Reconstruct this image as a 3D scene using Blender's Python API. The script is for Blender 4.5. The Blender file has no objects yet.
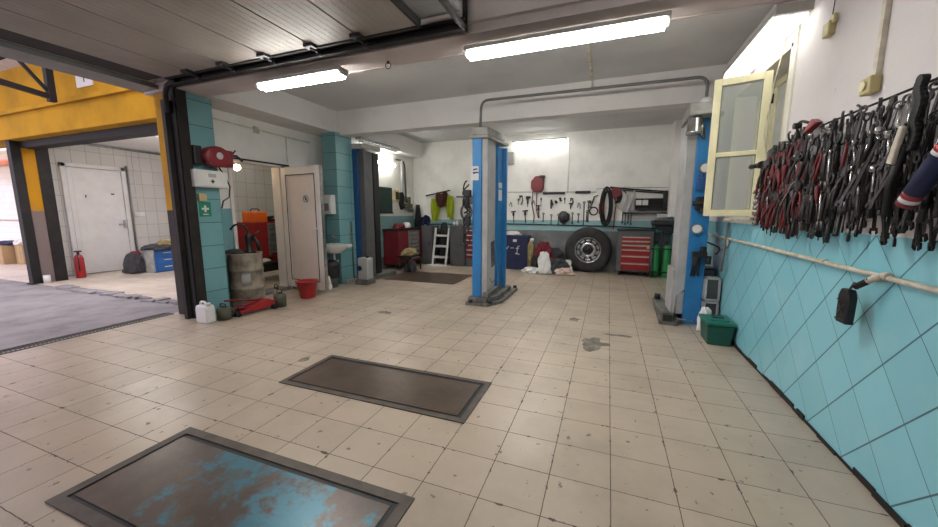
import bpy, bmesh, math, random
from mathutils import Vector, Matrix
random.seed(7)
S = bpy.context.scene
COL = S.collection
PI = math.pi
R = random.Random(11)

# ------------------------------------------------------------------ materials
def _new(name):
    m = bpy.data.materials.new(name); m.use_nodes = True
    nt = m.node_tree; b = nt.nodes['Principled BSDF']
    return m, nt, b
def mixc(nt, fac, a, b):
    n = nt.nodes.new('ShaderNodeMix'); n.data_type = 'RGBA'
    for s, v in ((n.inputs[0], fac), (n.inputs[6], a), (n.inputs[7], b)):
        if hasattr(v, 'is_linked'): nt.links.new(v, s)
        elif isinstance(v, tuple): s.default_value = (v[0], v[1], v[2], 1)
        else: s.default_value = v
    return n.outputs[2]
def mth(nt, op, a, b=None, c=None):
    n = nt.nodes.new('ShaderNodeMath'); n.operation = op
    for i, v in enumerate((a, b, c)):
        if v is None: continue
        if hasattr(v, 'is_linked'): nt.links.new(v, n.inputs[i])
        else: n.inputs[i].default_value = v
    return n.outputs[0]
def noise(nt, scale, detail=4, co=None, rough=.6):
    n = nt.nodes.new('ShaderNodeTexNoise'); n.inputs['Scale'].default_value = scale
    n.inputs['Detail'].default_value = detail; n.inputs['Roughness'].default_value = rough
    if co is not None: nt.links.new(co, n.inputs['Vector'])
    return n.outputs['Fac']
def ramp(nt, v, lo, hi):
    n = nt.nodes.new('ShaderNodeMapRange'); n.clamp = True
    n.inputs[1].default_value = lo; n.inputs[2].default_value = hi
    nt.links.new(v, n.inputs[0]); return n.outputs[0]
def objco(nt):
    n = nt.nodes.new('ShaderNodeTexCoord'); return n.outputs['Object']
def worldpos(nt):
    n = nt.nodes.new('ShaderNodeNewGeometry'); return n.outputs['Position']
def bump(nt, b, h, dist=.002, st=.5):
    n = nt.nodes.new('ShaderNodeBump'); n.inputs['Distance'].default_value = dist; n.inputs['Strength'].default_value = st
    nt.links.new(h, n.inputs['Height']); nt.links.new(n.outputs[0], b.inputs['Normal'])
def M(name, col, rough=.6, metal=0., dirt=None, amt=.35, scale=6, bmp=0):
    m, nt, b = _new(name)
    b.inputs['Roughness'].default_value = rough; b.inputs['Metallic'].default_value = metal
    co = objco(nt)
    d = dirt or tuple(c*.45 for c in col)
    f = ramp(nt, noise(nt, scale, 5, co), .42, .72)
    f = mth(nt, 'MULTIPLY', f, amt)
    c = mixc(nt, f, col, d)
    nt.links.new(c, b.inputs['Base Color'])
    if bmp: bump(nt, b, noise(nt, scale*8, 3, co), bmp)
    return m
def EM(name, col, st):
    m, nt, b = _new(name)
    b.inputs['Base Color'].default_value = (*col, 1)
    b.inputs['Emission Color'].default_value = (*col, 1); b.inputs['Emission Strength'].default_value = st
    return m
def gridline(nt, v, step, phase, w):
    """1 on a line of width w every step metres"""
    t = mth(nt, 'DIVIDE', mth(nt, 'SUBTRACT', v, phase), step)
    fr = mth(nt, 'FRACT', mth(nt, 'ADD', t, 1000.5))
    d = mth(nt, 'ABSOLUTE', mth(nt, 'SUBTRACT', fr, .5))
    if hasattr(w, 'is_linked'): return mth(nt, 'LESS_THAN', d, w)
    return mth(nt, 'LESS_THAN', d, w/step/2)
def sep(nt, v):
    n = nt.nodes.new('ShaderNodeSeparateXYZ'); nt.links.new(v, n.inputs[0]); return n.outputs

def tile_floor(name, sx, sy, px, py, base, alt, grout, wear=1., rough=.38):
    m, nt, b = _new(name); P = worldpos(nt); x, y, z = sep(nt, P)
    n1 = noise(nt, 2.2, 4, P); n2 = noise(nt, 9, 5, P)
    w = mth(nt, 'MULTIPLY_ADD', ramp(nt, n2, .60, .76), .06*wear, .0075)
    xx = mth(nt, 'ADD', x, mth(nt, 'MULTIPLY', mth(nt, 'SUBTRACT', noise(nt, 30, 2, P), .5), .006))
    yy = mth(nt, 'ADD', y, mth(nt, 'MULTIPLY', mth(nt, 'SUBTRACT', noise(nt, 33, 2, P), .5), .006))
    lx = gridline(nt, xx, sx, px, w); ly = gridline(nt, yy, sy, py, w)
    g = mth(nt, 'MAXIMUM', lx, ly)
    # per tile tone
    ix = mth(nt, 'FLOOR', mth(nt, 'DIVIDE', mth(nt, 'SUBTRACT', x, px), sx)); iy = mth(nt, 'FLOOR', mth(nt, 'DIVIDE', mth(nt, 'SUBTRACT', y, py), sy))
    cb = nt.nodes.new('ShaderNodeCombineXYZ'); nt.links.new(ix, cb.inputs[0]); nt.links.new(iy, cb.inputs[1])
    wn = nt.nodes.new('ShaderNodeTexWhiteNoise'); wn.noise_dimensions = '3D'; nt.links.new(cb.outputs[0], wn.inputs['Vector'])
    c = mixc(nt, mth(nt, 'MULTIPLY', wn.outputs['Value'], .55), base, alt)
    c = mixc(nt, mth(nt, 'MULTIPLY', ramp(nt, n1, .4, .7), .4), c, tuple(v*.72 for v in base))
    chips = mth(nt, 'MULTIPLY', mth(nt, 'GREATER_THAN', noise(nt, 14, 3, P), .675), wear)
    c = mixc(nt, mth(nt, 'MULTIPLY', chips, .8), c, tuple(v*.25 for v in base))
    big = mth(nt, 'MULTIPLY', ramp(nt, noise(nt, .9, 6, P, .65), .46, .66), .45*wear)
    c = mixc(nt, big, c, tuple(v*.5 for v in base))
    c = mixc(nt, mth(nt, 'MULTIPLY', g, .93), c, grout)
    nt.links.new(c, b.inputs['Base Color'])
    r = mth(nt, 'MULTIPLY_ADD', n1, .3, rough-.1); r = mth(nt, 'MULTIPLY_ADD', g, .4, r)
    nt.links.new(r, b.inputs['Roughness'])
    h = mth(nt, 'SUBTRACT', 1., g); bump(nt, b, h, .0015, .6)
    return m
def wall_tile(name, axis, sa, sz, pa, pz, base, grout, rough=.25, diamond=False, w=.006, dirt=None):
    """axis 'x' or 'y' is the horizontal direction along the wall"""
    m, nt, b = _new(name); P = worldpos(nt); x, y, z = sep(nt, P); a = x if axis == 'x' else y
    if diamond:
        u = mth(nt, 'DIVIDE', mth(nt, 'SUBTRACT', a, pa), sa); v = mth(nt, 'DIVIDE', mth(nt, 'SUBTRACT', z, pz), sz)
        g1 = gridline(nt, mth(nt, 'ADD', u, v), 2., 0., w/.14*1.0); g2 = gridline(nt, mth(nt, 'SUBTRACT', u, v), 2., 0., w/.14*.55)
        i1 = mth(nt, 'FLOOR', mth(nt, 'MULTIPLY', mth(nt, 'ADD', u, v), .5)); i2 = mth(nt, 'FLOOR', mth(nt, 'MULTIPLY', mth(nt, 'SUBTRACT', u, v), .5))
    else:
        g1 = gridline(nt, a, sa, pa, w); g2 = gridline(nt, z, sz, pz, w)
        i1 = mth(nt, 'FLOOR', mth(nt, 'DIVIDE', mth(nt, 'SUBTRACT', a, pa), sa)); i2 = mth(nt, 'FLOOR', mth(nt, 'DIVIDE', mth(nt, 'SUBTRACT', z, pz), sz))
    g = mth(nt, 'MAXIMUM', g1, g2)
    cb = nt.nodes.new('ShaderNodeCombineXYZ'); nt.links.new(i1, cb.inputs[0]); nt.links.new(i2, cb.inputs[1])
    wn = nt.nodes.new('ShaderNodeTexWhiteNoise'); nt.links.new(cb.outputs[0], wn.inputs['Vector'])
    c = mixc(nt, mth(nt, 'MULTIPLY', wn.outputs['Value'], .35), base, tuple(v*.8 for v in base))
    if dirt:
        c = mixc(nt, mth(nt, 'MULTIPLY', ramp(nt, noise(nt, 3, 6, P), .5, .75), .4), c, dirt)
    c = mixc(nt, g, c, grout)
    nt.links.new(c, b.inputs['Base Color'])
    nt.links.new(mth(nt, 'MULTIPLY_ADD', g, .5, rough), b.inputs['Roughness'])
    bump(nt, b, mth(nt, 'SUBTRACT', 1., g), .0015, .5)
    return m
def plaster(name, col, dirt, scale=1.4, amt=.5):
    m, nt, b = _new(name); P = worldpos(nt)
    c = mixc(nt, mth(nt, 'MULTIPLY', ramp(nt, noise(nt, scale, 6, P), .45, .75), amt), col, dirt)
    spots = mth(nt, 'GREATER_THAN', noise(nt, 15, 3, P), .76)
    c = mixc(nt, mth(nt, 'MULTIPLY', spots, .35), c, tuple(v*.4 for v in dirt))
    nt.links.new(c, b.inputs['Base Color']); b.inputs['Roughness'].default_value = .85
    bump(nt, b, noise(nt, 40, 4, P), .004, .35)
    return m
def banded(name, axis, bands, cols, dirt=(.2,.2,.2), rough=.6):
    """paint bands by height: bands = rising z limits"""
    m, nt, b = _new(name); P = worldpos(nt); z = sep(nt, P)[2]
    c = mixc(nt, 0., cols[0], cols[0])
    jit = mth(nt, 'MULTIPLY', mth(nt, 'SUBTRACT', noise(nt, 6, 3, P), .5), .03)
    zz = mth(nt, 'ADD', z, jit)
    for lim, col in zip(bands, cols[1:]):
        c = mixc(nt, mth(nt, 'GREATER_THAN', zz, lim), c, col)
    c = mixc(nt, mth(nt, 'MULTIPLY', ramp(nt, noise(nt, 2.5, 7, P), .45, .75), .35), c, dirt)
    nt.links.new(c, b.inputs['Base Color']); b.inputs['Roughness'].default_value = rough
    bump(nt, b, noise(nt, 30, 4, P), .003, .4)
    return m

m_floor = tile_floor('beige_floor_tile', .307, .29, .08, 1.81, (.53,.435,.34), (.43,.345,.265), (.085,.06,.047), 1., .30)
m_bayfloor = tile_floor('bay_floor_tile', .3, .3, 0, .1, (.62,.53,.44), (.55,.46,.38), (.2,.16,.13))
m_yard = M('rough_yard_concrete', (.30,.28,.28), .9, 0, (.15,.14,.15), .8, 2.2, .02)
m_wall = plaster('white_plaster', (.80,.79,.77), (.60,.58,.55))
m_wallpink = plaster('pale_plaster', (.70,.665,.65), (.54,.50,.48))
m_ceil = plaster('ceiling_paint', (.58,.58,.575), (.42,.415,.41), .9, .7)
m_beam = plaster('beam_paint', (.70,.68,.66), (.50,.47,.45), 1.2, .6)
m_beamdk = plaster('front_beam_paint', (.50,.44,.42), (.32,.27,.25), 1.8, .7)
m_diamond = wall_tile('diamond_teal_tile', 'y', .19, .21, 2.14, .02, (.25,.60,.68), (.06,.14,.17), .22, True, .008, (.36,.64,.68))
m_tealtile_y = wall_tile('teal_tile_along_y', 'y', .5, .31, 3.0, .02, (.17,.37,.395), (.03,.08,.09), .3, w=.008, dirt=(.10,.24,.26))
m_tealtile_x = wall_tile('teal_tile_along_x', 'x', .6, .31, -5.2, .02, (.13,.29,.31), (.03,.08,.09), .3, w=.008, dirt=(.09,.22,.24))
m_whitetile_y = wall_tile('white_tile_along_y', 'y', .25, .33, 0, .1, (.62,.61,.58), (.28,.27,.26), .2, w=.008)
m_whitetile_x = wall_tile('white_tile_along_x', 'x', .2, .2, 0, .1, (.70,.69,.66), (.33,.32,.3), .2, w=.008)
m_backwall = banded('back_wall_paint', 'x', (.95, 1.2), ((.14,.15,.155), (.27,.47,.49), (.83,.82,.78)), (.44,.43,.40))
m_leftrear = banded('rear_left_wall_paint', 'y', (.3, 1.3), ((.10,.11,.11), (.17,.33,.34), (.76,.74,.68)), (.4,.4,.36))
m_leftwall = banded('left_wall_paint', 'y', (1.45,), ((.15,.34,.37), (.78,.765,.73)), (.55,.54,.50))
m_pier = banded('yellow_pier_paint', 'y', (1.42,), ((.038,.028,.025), (.46,.23,.0)), (.09,.06,.04), .9)
m_pier2 = banded('far_pier_paint', 'y', (1.42,), ((.20,.155,.145), (.48,.22,.0)), (.2,.13,.08), .9)
m_yellow = M('ochre_yellow_paint', (.50,.25,.0), .95, 0, (.22,.11,.0), .6, 1.5)
m_dark = M('dark_rusty_steel', (.008,.0065,.006), .75, .0, (.03,.018,.013), .5, 6)
m_black = M('black_plastic', (.010,.010,.011), .5)
m_rubber = M('black_rubber', (.022,.022,.022), .75, 0, (.06,.055,.05), .6, 5)
m_greysteel = M('grey_painted_steel', (.22,.22,.22), .5, .2, (.12,.11,.10), .5, 4)
m_panel = M('garage_door_skin', (.30,.265,.235), .55, .0, (.19,.155,.135), .7, 1.3)
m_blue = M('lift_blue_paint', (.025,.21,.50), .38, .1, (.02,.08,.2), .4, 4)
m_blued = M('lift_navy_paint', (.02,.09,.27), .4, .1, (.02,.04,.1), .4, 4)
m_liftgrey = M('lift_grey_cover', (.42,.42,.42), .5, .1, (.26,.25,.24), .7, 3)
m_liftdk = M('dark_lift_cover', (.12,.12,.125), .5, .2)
m_liftcap = M('dusty_cap_steel', (.40,.40,.37), .7, .1, (.2,.19,.17), .7, 8)
m_foot = M('oily_foot_steel', (.20,.195,.18), .6, .3, (.06,.05,.045), .9, 7)
m_chrome = M('worn_chrome', (.50,.50,.50), .25, .9, (.2,.19,.18), .6, 12)
m_tool = M('tool_steel', (.085,.083,.085), .4, .75, (.03,.027,.025), .8, 14)
m_tooldk = M('oily_tool_steel', (.035,.033,.032), .4, .6, (.02,.018,.016), .7, 14)
m_redh = M('red_rubber_grip', (.17,.015,.02), .45, 0, (.05,.01,.012), .6, 12)
m_blackh = M('black_grip', (.02,.018,.018), .5, 0, (.05,.03,.03), .5, 12)
m_red = M('red_enamel', (.38,.015,.018), .35, 0, (.16,.01,.012), .5, 3)
m_dred = M('dark_red_paint', (.20,.012,.02), .35, 0, (.07,.008,.012), .5, 4)
m_orange = M('orange_plastic', (.85,.16,.01), .45)
m_white = M('white_plastic', (.72,.71,.70), .4, 0, (.5,.48,.45), .4, 3)
m_door = M('white_pvc', (.78,.72,.70), .3, 0, (.50,.44,.41), .5, 1.6)
m_cream = M('cream_window_paint', (.74,.70,.44), .45, 0, (.48,.43,.25), .5, 4)
m_creamw = M('pale_reveal_paint', (.72,.70,.60), .6, 0, (.5,.47,.36), .5, 3)
m_pipe = M('cream_pipe_paint', (.66,.62,.50), .45, 0, (.28,.22,.14), .8, 9)
m_conduit = M('grey_conduit', (.16,.16,.155), .5, .2)
m_cardboard = M('cardboard', (.45,.30,.16), .8, 0, (.3,.19,.1), .5, 4)
m_boxblue = M('blue_drawer_plastic', (.02,.13,.42), .45)
m_green = M('green_cylinder_paint', (.02,.25,.06), .4)
m_dgreen = M('dark_green_plastic', (.008,.085,.06), .4)
m_hivis = M('hi_vis_yellow_cloth', (.52,.62,.03), .8)
m_brown = M('brown_cloth', (.12,.045,.03), .9)
m_navy = M('navy_cloth', (.014,.02,.065), .8)
m_darkcloth = M('dark_grey_cloth', (.05,.05,.055), .95, 0, (.02,.02,.02), .5, 8)
m_whitecloth = M('white_rag_cloth', (.78,.77,.74), .9, 0, (.4,.38,.35), .4, 8)
m_pinkcloth = M('pale_pink_cloth', (.55,.42,.36), .9)
m_redcloth = M('maroon_cloth', (.16,.015,.025), .9)
m_tancloth = M('tan_cloth', (.34,.27,.12), .9, 0, (.1,.08,.04), .8, 9)
m_drum = M('oil_drum_paint', (.33,.285,.22), .6, .1, (.07,.055,.045), .9, 5)
m_olive = M('olive_can', (.10,.105,.07), .6, .1, (.04,.04,.03), .8, 8)
m_sign = M('green_sign', (.01,.22,.13), .5)
m_yelbox = M('yellowed_plastic', (.50,.42,.20), .5)
m_lampbody = M('lamp_housing', (.42,.41,.38), .5)
m_tube = EM('fluorescent_tube', (1., .985, .94), 30)
m_tubew = EM('fluorescent_tube_window', (1., .985, .95), 1.9)
m_tuber = EM('fluorescent_tube_rear', (1., .985, .94), 14)
m_tubeb = EM('fluorescent_tube_cool', (1., .99, .95), 34)
m_bulb = EM('warm_bulb', (1., .72, .38), 30)
m_paper = M('paper', (.7,.68,.66), .8, 0, (.6,.58,.55), .2)
m_roofw = M('pale_roof_sheet', (.62,.55,.50), .8)
m_asph = M('channel_grate', (.10,.095,.09), .7, .4, (.04,.04,.04), .6, 9)
m_mat = None

def pit_mat(name, base, alt, blue):
    m, nt, b = _new(name); P = worldpos(nt)
    f = ramp(nt, noise(nt, 3.0, 7, P, .7), .40, .62)
    c = mixc(nt, mth(nt, 'MULTIPLY', f, .6), base, alt)
    if blue:
        x, y, z = sep(nt, P)
        k = noise(nt, 3.3, 8, P, .72)
        # the worn paint survives in a patch towards the far middle and the right end
        dx = mth(nt, 'MULTIPLY', mth(nt, 'ADD', x, 1.45), .55); dy = mth(nt, 'MULTIPLY', mth(nt, 'SUBTRACT', y, 1.15), .5)
        d = mth(nt, 'ADD', mth(nt, 'MULTIPLY', dx, dx), mth(nt, 'MULTIPLY', dy, dy))
        k = mth(nt, 'SUBTRACT', k, mth(nt, 'MULTIPLY', d, .55))
        f2 = ramp(nt, k, .455, .53)
        c = mixc(nt, f2, c, (.06,.19,.26))
    nt.links.new(c, b.inputs['Base Color']); b.inputs['Roughness'].default_value = .33; b.inputs['Metallic'].default_value = .25
    bump(nt, b, noise(nt, 25, 4, P), .003, .4)
    return m
m_pit = pit_mat('worn_brown_steel', (.12,.085,.062), (.065,.045,.035), False)
m_pitb = pit_mat('worn_blue_and_brown_steel', (.13,.10,.085), (.06,.047,.045), True)
m_pitframe = M('grimy_angle_steel', (.12,.10,.085), .55, .3, (.04,.032,.028), .7, 7)

def glass_mat():
    m, nt, b = _new('dusty_glass')
    b.inputs['Base Color'].default_value = (.42,.46,.42,1); b.inputs['Roughness'].default_value = .12
    b.inputs['Transmission Weight'].default_value = .0; b.inputs['Alpha'].default_value = .38
    return m
m_glass = glass_mat()

# ------------------------------------------------------------------ geometry
class G:
    def __init__(s): s.bm = bmesh.new()
    def _mi(s, faces, mi):
        for f in faces: f.material_index = mi
    def box(s, a, b, mi=0, rot=None, piv=None):
        c = Vector(((a[0]+b[0])/2, (a[1]+b[1])/2, (a[2]+b[2])/2)); d = Vector((abs(b[0]-a[0]), abs(b[1]-a[1]), abs(b[2]-a[2])))
        mat = Matrix.Translation(c) @ Matrix.Diagonal((d.x, d.y, d.z, 1))
        if rot is not None:
            p = Vector(piv) if piv is not None else c
            mat = Matrix.Translation(p) @ rot.to_4x4() @ Matrix.Translation(-p) @ mat
        r = bmesh.ops.create_cube(s.bm, size=1, matrix=mat)
        fs = set(f for v in r['verts'] for f in v.link_faces); s._mi(fs, mi); return s
    def cyl(s, p0, p1, r0, r1=None, seg=16, mi=0, caps=True):
        p0 = Vector(p0); p1 = Vector(p1); r1 = r0 if r1 is None else r1; d = p1-p0
        q = Vector((0,0,1)).rotation_difference(d.normalized()).to_matrix().to_4x4()
        mat = Matrix.Translation((p0+p1)/2) @ q
        r = bmesh.ops.create_cone(s.bm, cap_ends=caps, segments=seg, radius1=r0, radius2=r1, depth=d.length, matrix=mat)
        fs = set(f for v in r['verts'] for f in v.link_faces); s._mi(fs, mi)
        for f in fs:
            if len(f.verts) == 4: f.smooth = True
        return s
    def tube(s, pts, r, seg=8, mi=0, closed=False):
        pts = [Vector(p) for p in pts]; n = len(pts); rings = []
        rr = r if isinstance(r, (list, tuple)) else [r]*n
        up = None
        for i, p in enumerate(pts):
            if closed: t = pts[(i+1) % n]-pts[i-1]
            else: t = pts[min(i+1, n-1)]-pts[max(i-1, 0)]
            t.normalize()
            if up is None: up = t.orthogonal().normalized()
            up = (up - t*up.dot(t)); 
            if up.length < 1e-5: up = t.orthogonal()
            up.normalize(); w = t.cross(up)
            rings.append([s.bm.verts.new(p + (up*math.cos(2*PI*k/seg) + w*math.sin(2*PI*k/seg))*rr[i]) for k in range(seg)])
        for i in range(n if closed else n-1):
            a = rings[i]; b = rings[(i+1) % n]
            for k in range(seg):
                f = s.bm.faces.new((a[k], a[(k+1) % seg], b[(k+1) % seg], b[k])); f.material_index = mi; f.smooth = True
        if not closed:
            for rg in (rings[0][::-1], rings[-1]):
                f = s.bm.faces.new(rg); f.material_index = mi
        return s
    def lathe(s, c, prof, seg=24, mi=0, axis='z', sx=1., sy=1., cap=True):
        c = Vector(c); rings = []
        for r, h in prof:
            ring = []
            for k in range(seg):
                a = 2*PI*k/seg; u = r*math.cos(a)*sx; v = r*math.sin(a)*sy
                p = {'z': Vector((u, v, h)), 'x': Vector((h, u, v)), 'y': Vector((v, h, u))}[axis]
                ring.append(s.bm.verts.new(c+p))
            rings.append(ring)
        for a, b in zip(rings, rings[1:]):
            for k in range(seg):
                f = s.bm.faces.new((a[k], a[(k+1) % seg], b[(k+1) % seg], b[k])); f.material_index = mi; f.smooth = True
        for rg, h in ((rings[0][::-1], prof[0][0]), (rings[-1], prof[-1][0])):
            if h > 1e-4 and cap:
                f = s.bm.faces.new(rg); f.material_index = mi
        return s
    def prism(s, poly, axis, d0, d1, mi=0):
        """poly = 2D points; axis = the extrusion axis"""
        def P(u, v, d): return {'x': (d, u, v), 'y': (u, d, v), 'z': (u, v, d)}[axis]
        a = [s.bm.verts.new(P(u, v, d0)) for u, v in poly]; b = [s.bm.verts.new(P(u, v, d1)) for u, v in poly]
        n = len(poly); fs = [s.bm.faces.new(a[::-1]), s.bm.faces.new(b)]
        for i in range(n): fs.append(s.bm.faces.new((a[i], a[(i+1) % n], b[(i+1) % n], b[i])))
        s._mi(fs, mi); return s
    def ball(s, c, rad, u=16, v=10, mi=0, jit=0, seed=0):
        rad = rad if isinstance(rad, (tuple, list)) else (rad,)*3
        r = bmesh.ops.create_uvsphere(s.bm, u_segments=u, v_segments=v, radius=1, matrix=Matrix.Translation(c) @ Matrix.Diagonal((*rad, 1)))
        rn = random.Random(seed)
        if jit:
            for vt in r['verts']:
                d = (vt.co-Vector(c)); vt.co = Vector(c)+d*(1+rn.uniform(-jit, jit))
        fs = set(f for vt in r['verts'] for f in vt.link_faces)
        for f in fs: f.smooth = True; f.material_index = mi
        return s
    def cloth(s, w, h, fn, nu=16, nv=16, mi=0, thick=.004):
        """sheet fn(u,v)->point, with thickness"""
        vs = [[s.bm.verts.new(fn(i/nu, j/nv)) for i in range(nu+1)] for j in range(nv+1)]
        fs = []
        for j in range(nv):
            for i in range(nu):
                f = s.bm.faces.new((vs[j][i], vs[j][i+1], vs[j+1][i+1], vs[j+1][i])); f.smooth = True; f.material_index = mi; fs.append(f)
        bmesh.ops.solidify(s.bm, geom=fs, thickness=thick)
        return s
    def build(s, name, mats, parent=None, bevel=0, sub=0):
        bmesh.ops.recalc_face_normals(s.bm, faces=s.bm.faces[:])
        if not isinstance(mats, (list, tuple)): mats = [mats]
        me = bpy.data.meshes.new(name)
        o = bpy.data.objects.new(name, me); COL.objects.link(o)
        if parent is not None:
            off = Vector(); p = parent
            while p is not None: off += p.location; p = p.parent
            bmesh.ops.translate(s.bm, verts=s.bm.verts[:], vec=-off)
            o.parent = parent
        else:
            mn = Vector((1e9,)*3); mx = Vector((-1e9,)*3)
            for v in s.bm.verts:
                for k in range(3): mn[k] = min(mn[k], v.co[k]); mx[k] = max(mx[k], v.co[k])
            c = Vector(((mn.x+mx.x)/2, (mn.y+mx.y)/2, mn.z))
            bmesh.ops.translate(s.bm, verts=s.bm.verts[:], vec=-c); o.location = c
        s.bm.to_mesh(me); s.bm.free()
        for m in mats: me.materials.append(m)
        if bevel:
            b = o.modifiers.new('bevel', 'BEVEL'); b.width = bevel; b.segments = 2; b.limit_method = 'ANGLE'
        if sub:
            b = o.modifiers.new('sub', 'SUBSURF'); b.levels = sub; b.render_levels = sub
        return o
def tag(o, label, cat, group=None):
    o['label'] = label; o['category'] = cat
    if group: o['group'] = group
    return o
def thing(name, label, cat, loc, group=None):
    o = bpy.data.objects.new(name, None); COL.objects.link(o); o.location = loc; o.empty_display_size = .1
    return tag(o, label, cat, group)
def struct(name, g, m):
    o = g.build(name, m); o['kind'] = 'structure'; return o
def dup(o, loc, rot=None, label=None, group=None):
    c = o.copy(); COL.objects.link(c); c.location = loc
    if rot is not None: c.rotation_euler = rot
    if label: c['label'] = label
    if group: c['group'] = group
    for ch in list(o.children):
        d = ch.copy(); COL.objects.link(d); d.parent = c
        for gch in list(ch.children):
            e = gch.copy(); COL.objects.link(e); e.parent = d
    return c
def one(name, g, m, label, cat, group=None, bevel=0, sub=0):
    return tag(g.build(name, m, None, bevel, sub), label, cat, group)
def arc(p0, corner, p1, r, n=6):
    p0 = Vector(p0); c = Vector(corner); p1 = Vector(p1)
    a = c+(p0-c).normalized()*r; b = c+(p1-c).normalized()*r
    return [a.lerp(c, t).lerp(c.lerp(b, t), t) for t in [i/n for i in range(n+1)]]
def path(*pts, r=.06):
    out = [Vector(pts[0])]
    for i in range(1, len(pts)-1): out += arc(pts[i-1], pts[i], pts[i+1], r)
    out.append(Vector(pts[-1])); return out
# ------------------------------------------------------------------ camera, world
cam = bpy.data.cameras.new('camera'); co = bpy.data.objects.new('camera', cam); COL.objects.link(co)
cam.sensor_width = 36; cam.lens = 362/938*36; cam.clip_start = .02
co.location = (0, 0, 1.4); co.rotation_euler = (math.radians(90-8.1), 0, math.radians(20.9)); S.camera = co
w = bpy.data.worlds.new('sky'); S.world = w; w.use_nodes = True
bg = w.node_tree.nodes['Background']; bg.inputs[0].default_value = (.92, .86, 1., 1); bg.inputs[1].default_value = 1.3
S.view_settings.view_transform = 'Standard'; S.view_settings.look = 'None'; S.view_settings.exposure = 1.06; S.view_settings.gamma = 1
S.view_settings.use_curve_mapping = False

WR, WL, WB, CZ = 1.31, -5.4, 9.1, 3.26
# ------------------------------------------------------------------ setting
fl = G(); fl.box((-5.62,-3,-.15),(WR+.3,WB+.2,0)); struct('floor', fl, m_floor)
g = G(); g.box((-26,-6,-.16),(-5.62,3.52,-.012)); struct('floor_yard', g, m_yard)
g = G(); g.box((-26,3.52,-.16),(-5.62,9.3,-.001)); struct('floor_bay', g, m_bayfloor)
# broken rim between the yard concrete and the tiled bay
g = G(); rr = random.Random(5)
x = -9.6
while x < -6.1:
    l = rr.uniform(.12,.3); g.box((x,3.44+rr.uniform(-.05,.03),-.02),(x+l,3.56+rr.uniform(-.02,.06),.012+rr.uniform(0,.02)), rot=Matrix.Rotation(rr.uniform(-.25,.25),3,'Z')); x += l*.9
struct('trim_1', g, m_yard)

# right wall, with the window opening Y 3.92..5.15, Z 1.36..2.66
OY0, OY1, OZ0, OZ1 = 3.80, 5.2, 1.36, 2.70
g = G()
g.box((WR,-3,0),(WR+.3,WB,1.28), 0)
g.box((WR,-3,1.28),(WR+.3,OY0,CZ+.1), 1); g.box((WR,OY1,1.28),(WR+.3,WB,CZ+.1), 1)
g.box((WR,OY0,OZ1),(WR+.3,OY1,CZ+.1), 1); g.box((WR,OY0,1.28),(WR+.3,OY1,OZ0), 2)
struct('wall_right', g, [m_diamond, m_wallpink, m_creamw])
g = G(); rr = random.Random(3); y = -.5
while y < 8.8:
    l = rr.uniform(.05,.22); g.box((WR-.004-rr.uniform(0,.012), y, 0),(WR+.01, y+l, rr.uniform(.012,.04))); y += l
struct('baseboard_right', g, m_dark)
# window lining and outer sash in the opening
g = G()
for y0, y1 in ((OY0-.03,OY0+.02),(OY1-.02,OY1+.03)): g.box((WR-.012,y0,OZ0-.03),(WR+.06,y1,OZ1+.03))
g.box((WR-.012,OY0-.03,OZ0-.04),(WR+.06,OY1+.03,OZ0)); g.box((WR-.012,OY0-.03,OZ1),(WR+.06,OY1+.03,OZ1+.03))
g.box((WR-.014,OY0-.075,OZ0-.03),(WR+.0,OY0-.02,CZ-.34))
struct('trim_2', g, m_creamw)
win = bpy.data.objects.new('window_1', None); COL.objects.link(win); win.location = (WR+.2,(OY0+OY1)/2,OZ0); win['kind'] = 'structure'
g = G()
for y0 in (OY0, OY0+.30, OY0+.61, OY0+.92, OY1-.06): g.box((WR+.2,y0,OZ0),(WR+.25,y0+.06,OZ1))
for z0 in (OZ0, 1.92, OZ1-.06): g.box((WR+.2,OY0,z0),(WR+.25,OY1,z0+.06))
g.build('window_frame', m_cream, win)
g = G(); g.box((WR+.222,OY0,OZ0),(WR+.23,OY1,OZ1)); 
m_frost = M('frosted_pane', (.55,.56,.52), .5); g.build('pane', m_frost, win)

# back wall, rear left, left walls
g = G(); g.box((WL-.4,WB,0),(WR+.3,WB+.2,CZ+.1)); struct('wall_back', g, m_backwall)
g = G(); g.box((1.19,8.75,1.3),(WR+.01,WB+.01,CZ)); struct('wall_right_duct', g, m_wall)
g = G(); g.box((WL-.25,6.1,0),(-5.15,WB+.01,CZ+.1)); struct('wall_left_rear', g, m_leftrear)
# left wall with the doorway Y 3.98..4.92, Z 0..2.17
DY0, DY1, DZ = 3.98, 4.9, 2.17
g = G(); g.box((WL-.2,3.45,0),(WL,DY0,CZ+.1)); g.box((WL-.2,DY1,0),(WL,6.12,CZ+.1)); g.box((WL-.2,DY0,DZ),(WL,DY1,CZ+.1))
struct('wall_left', g, m_leftwall)
g = G(); g.box((WL-.22,DY0-.0,-.01),(WL+.05,DY1,.05)); struct('trim_3', g, m_greysteel)
g = G(); g.box((WL-.01,DY0-.05,0),(WL+.025,DY0,DZ+.05)); g.box((WL-.2,DY1-.0,.0),(WL+.025,DY1+.05,DZ+.05)); g.box((WL-.01,DY0-.05,DZ),(WL+.025,DY1+.05,DZ+.05))
g.box((WL-.2,DY1-.02,.03),(WL-.02,DY1,DZ)); 
struct('trim_4', g, m_door)
# column beside the sink
g = G(); g.box((-5.12,5.62,0),(-4.80,6.08,2.87), 0)
o = struct('wall_left_column', g, [m_tealtile_y, m_tealtile_x])
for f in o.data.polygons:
    if abs(f.normal.y) > .5: f.material_index = 1
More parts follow.
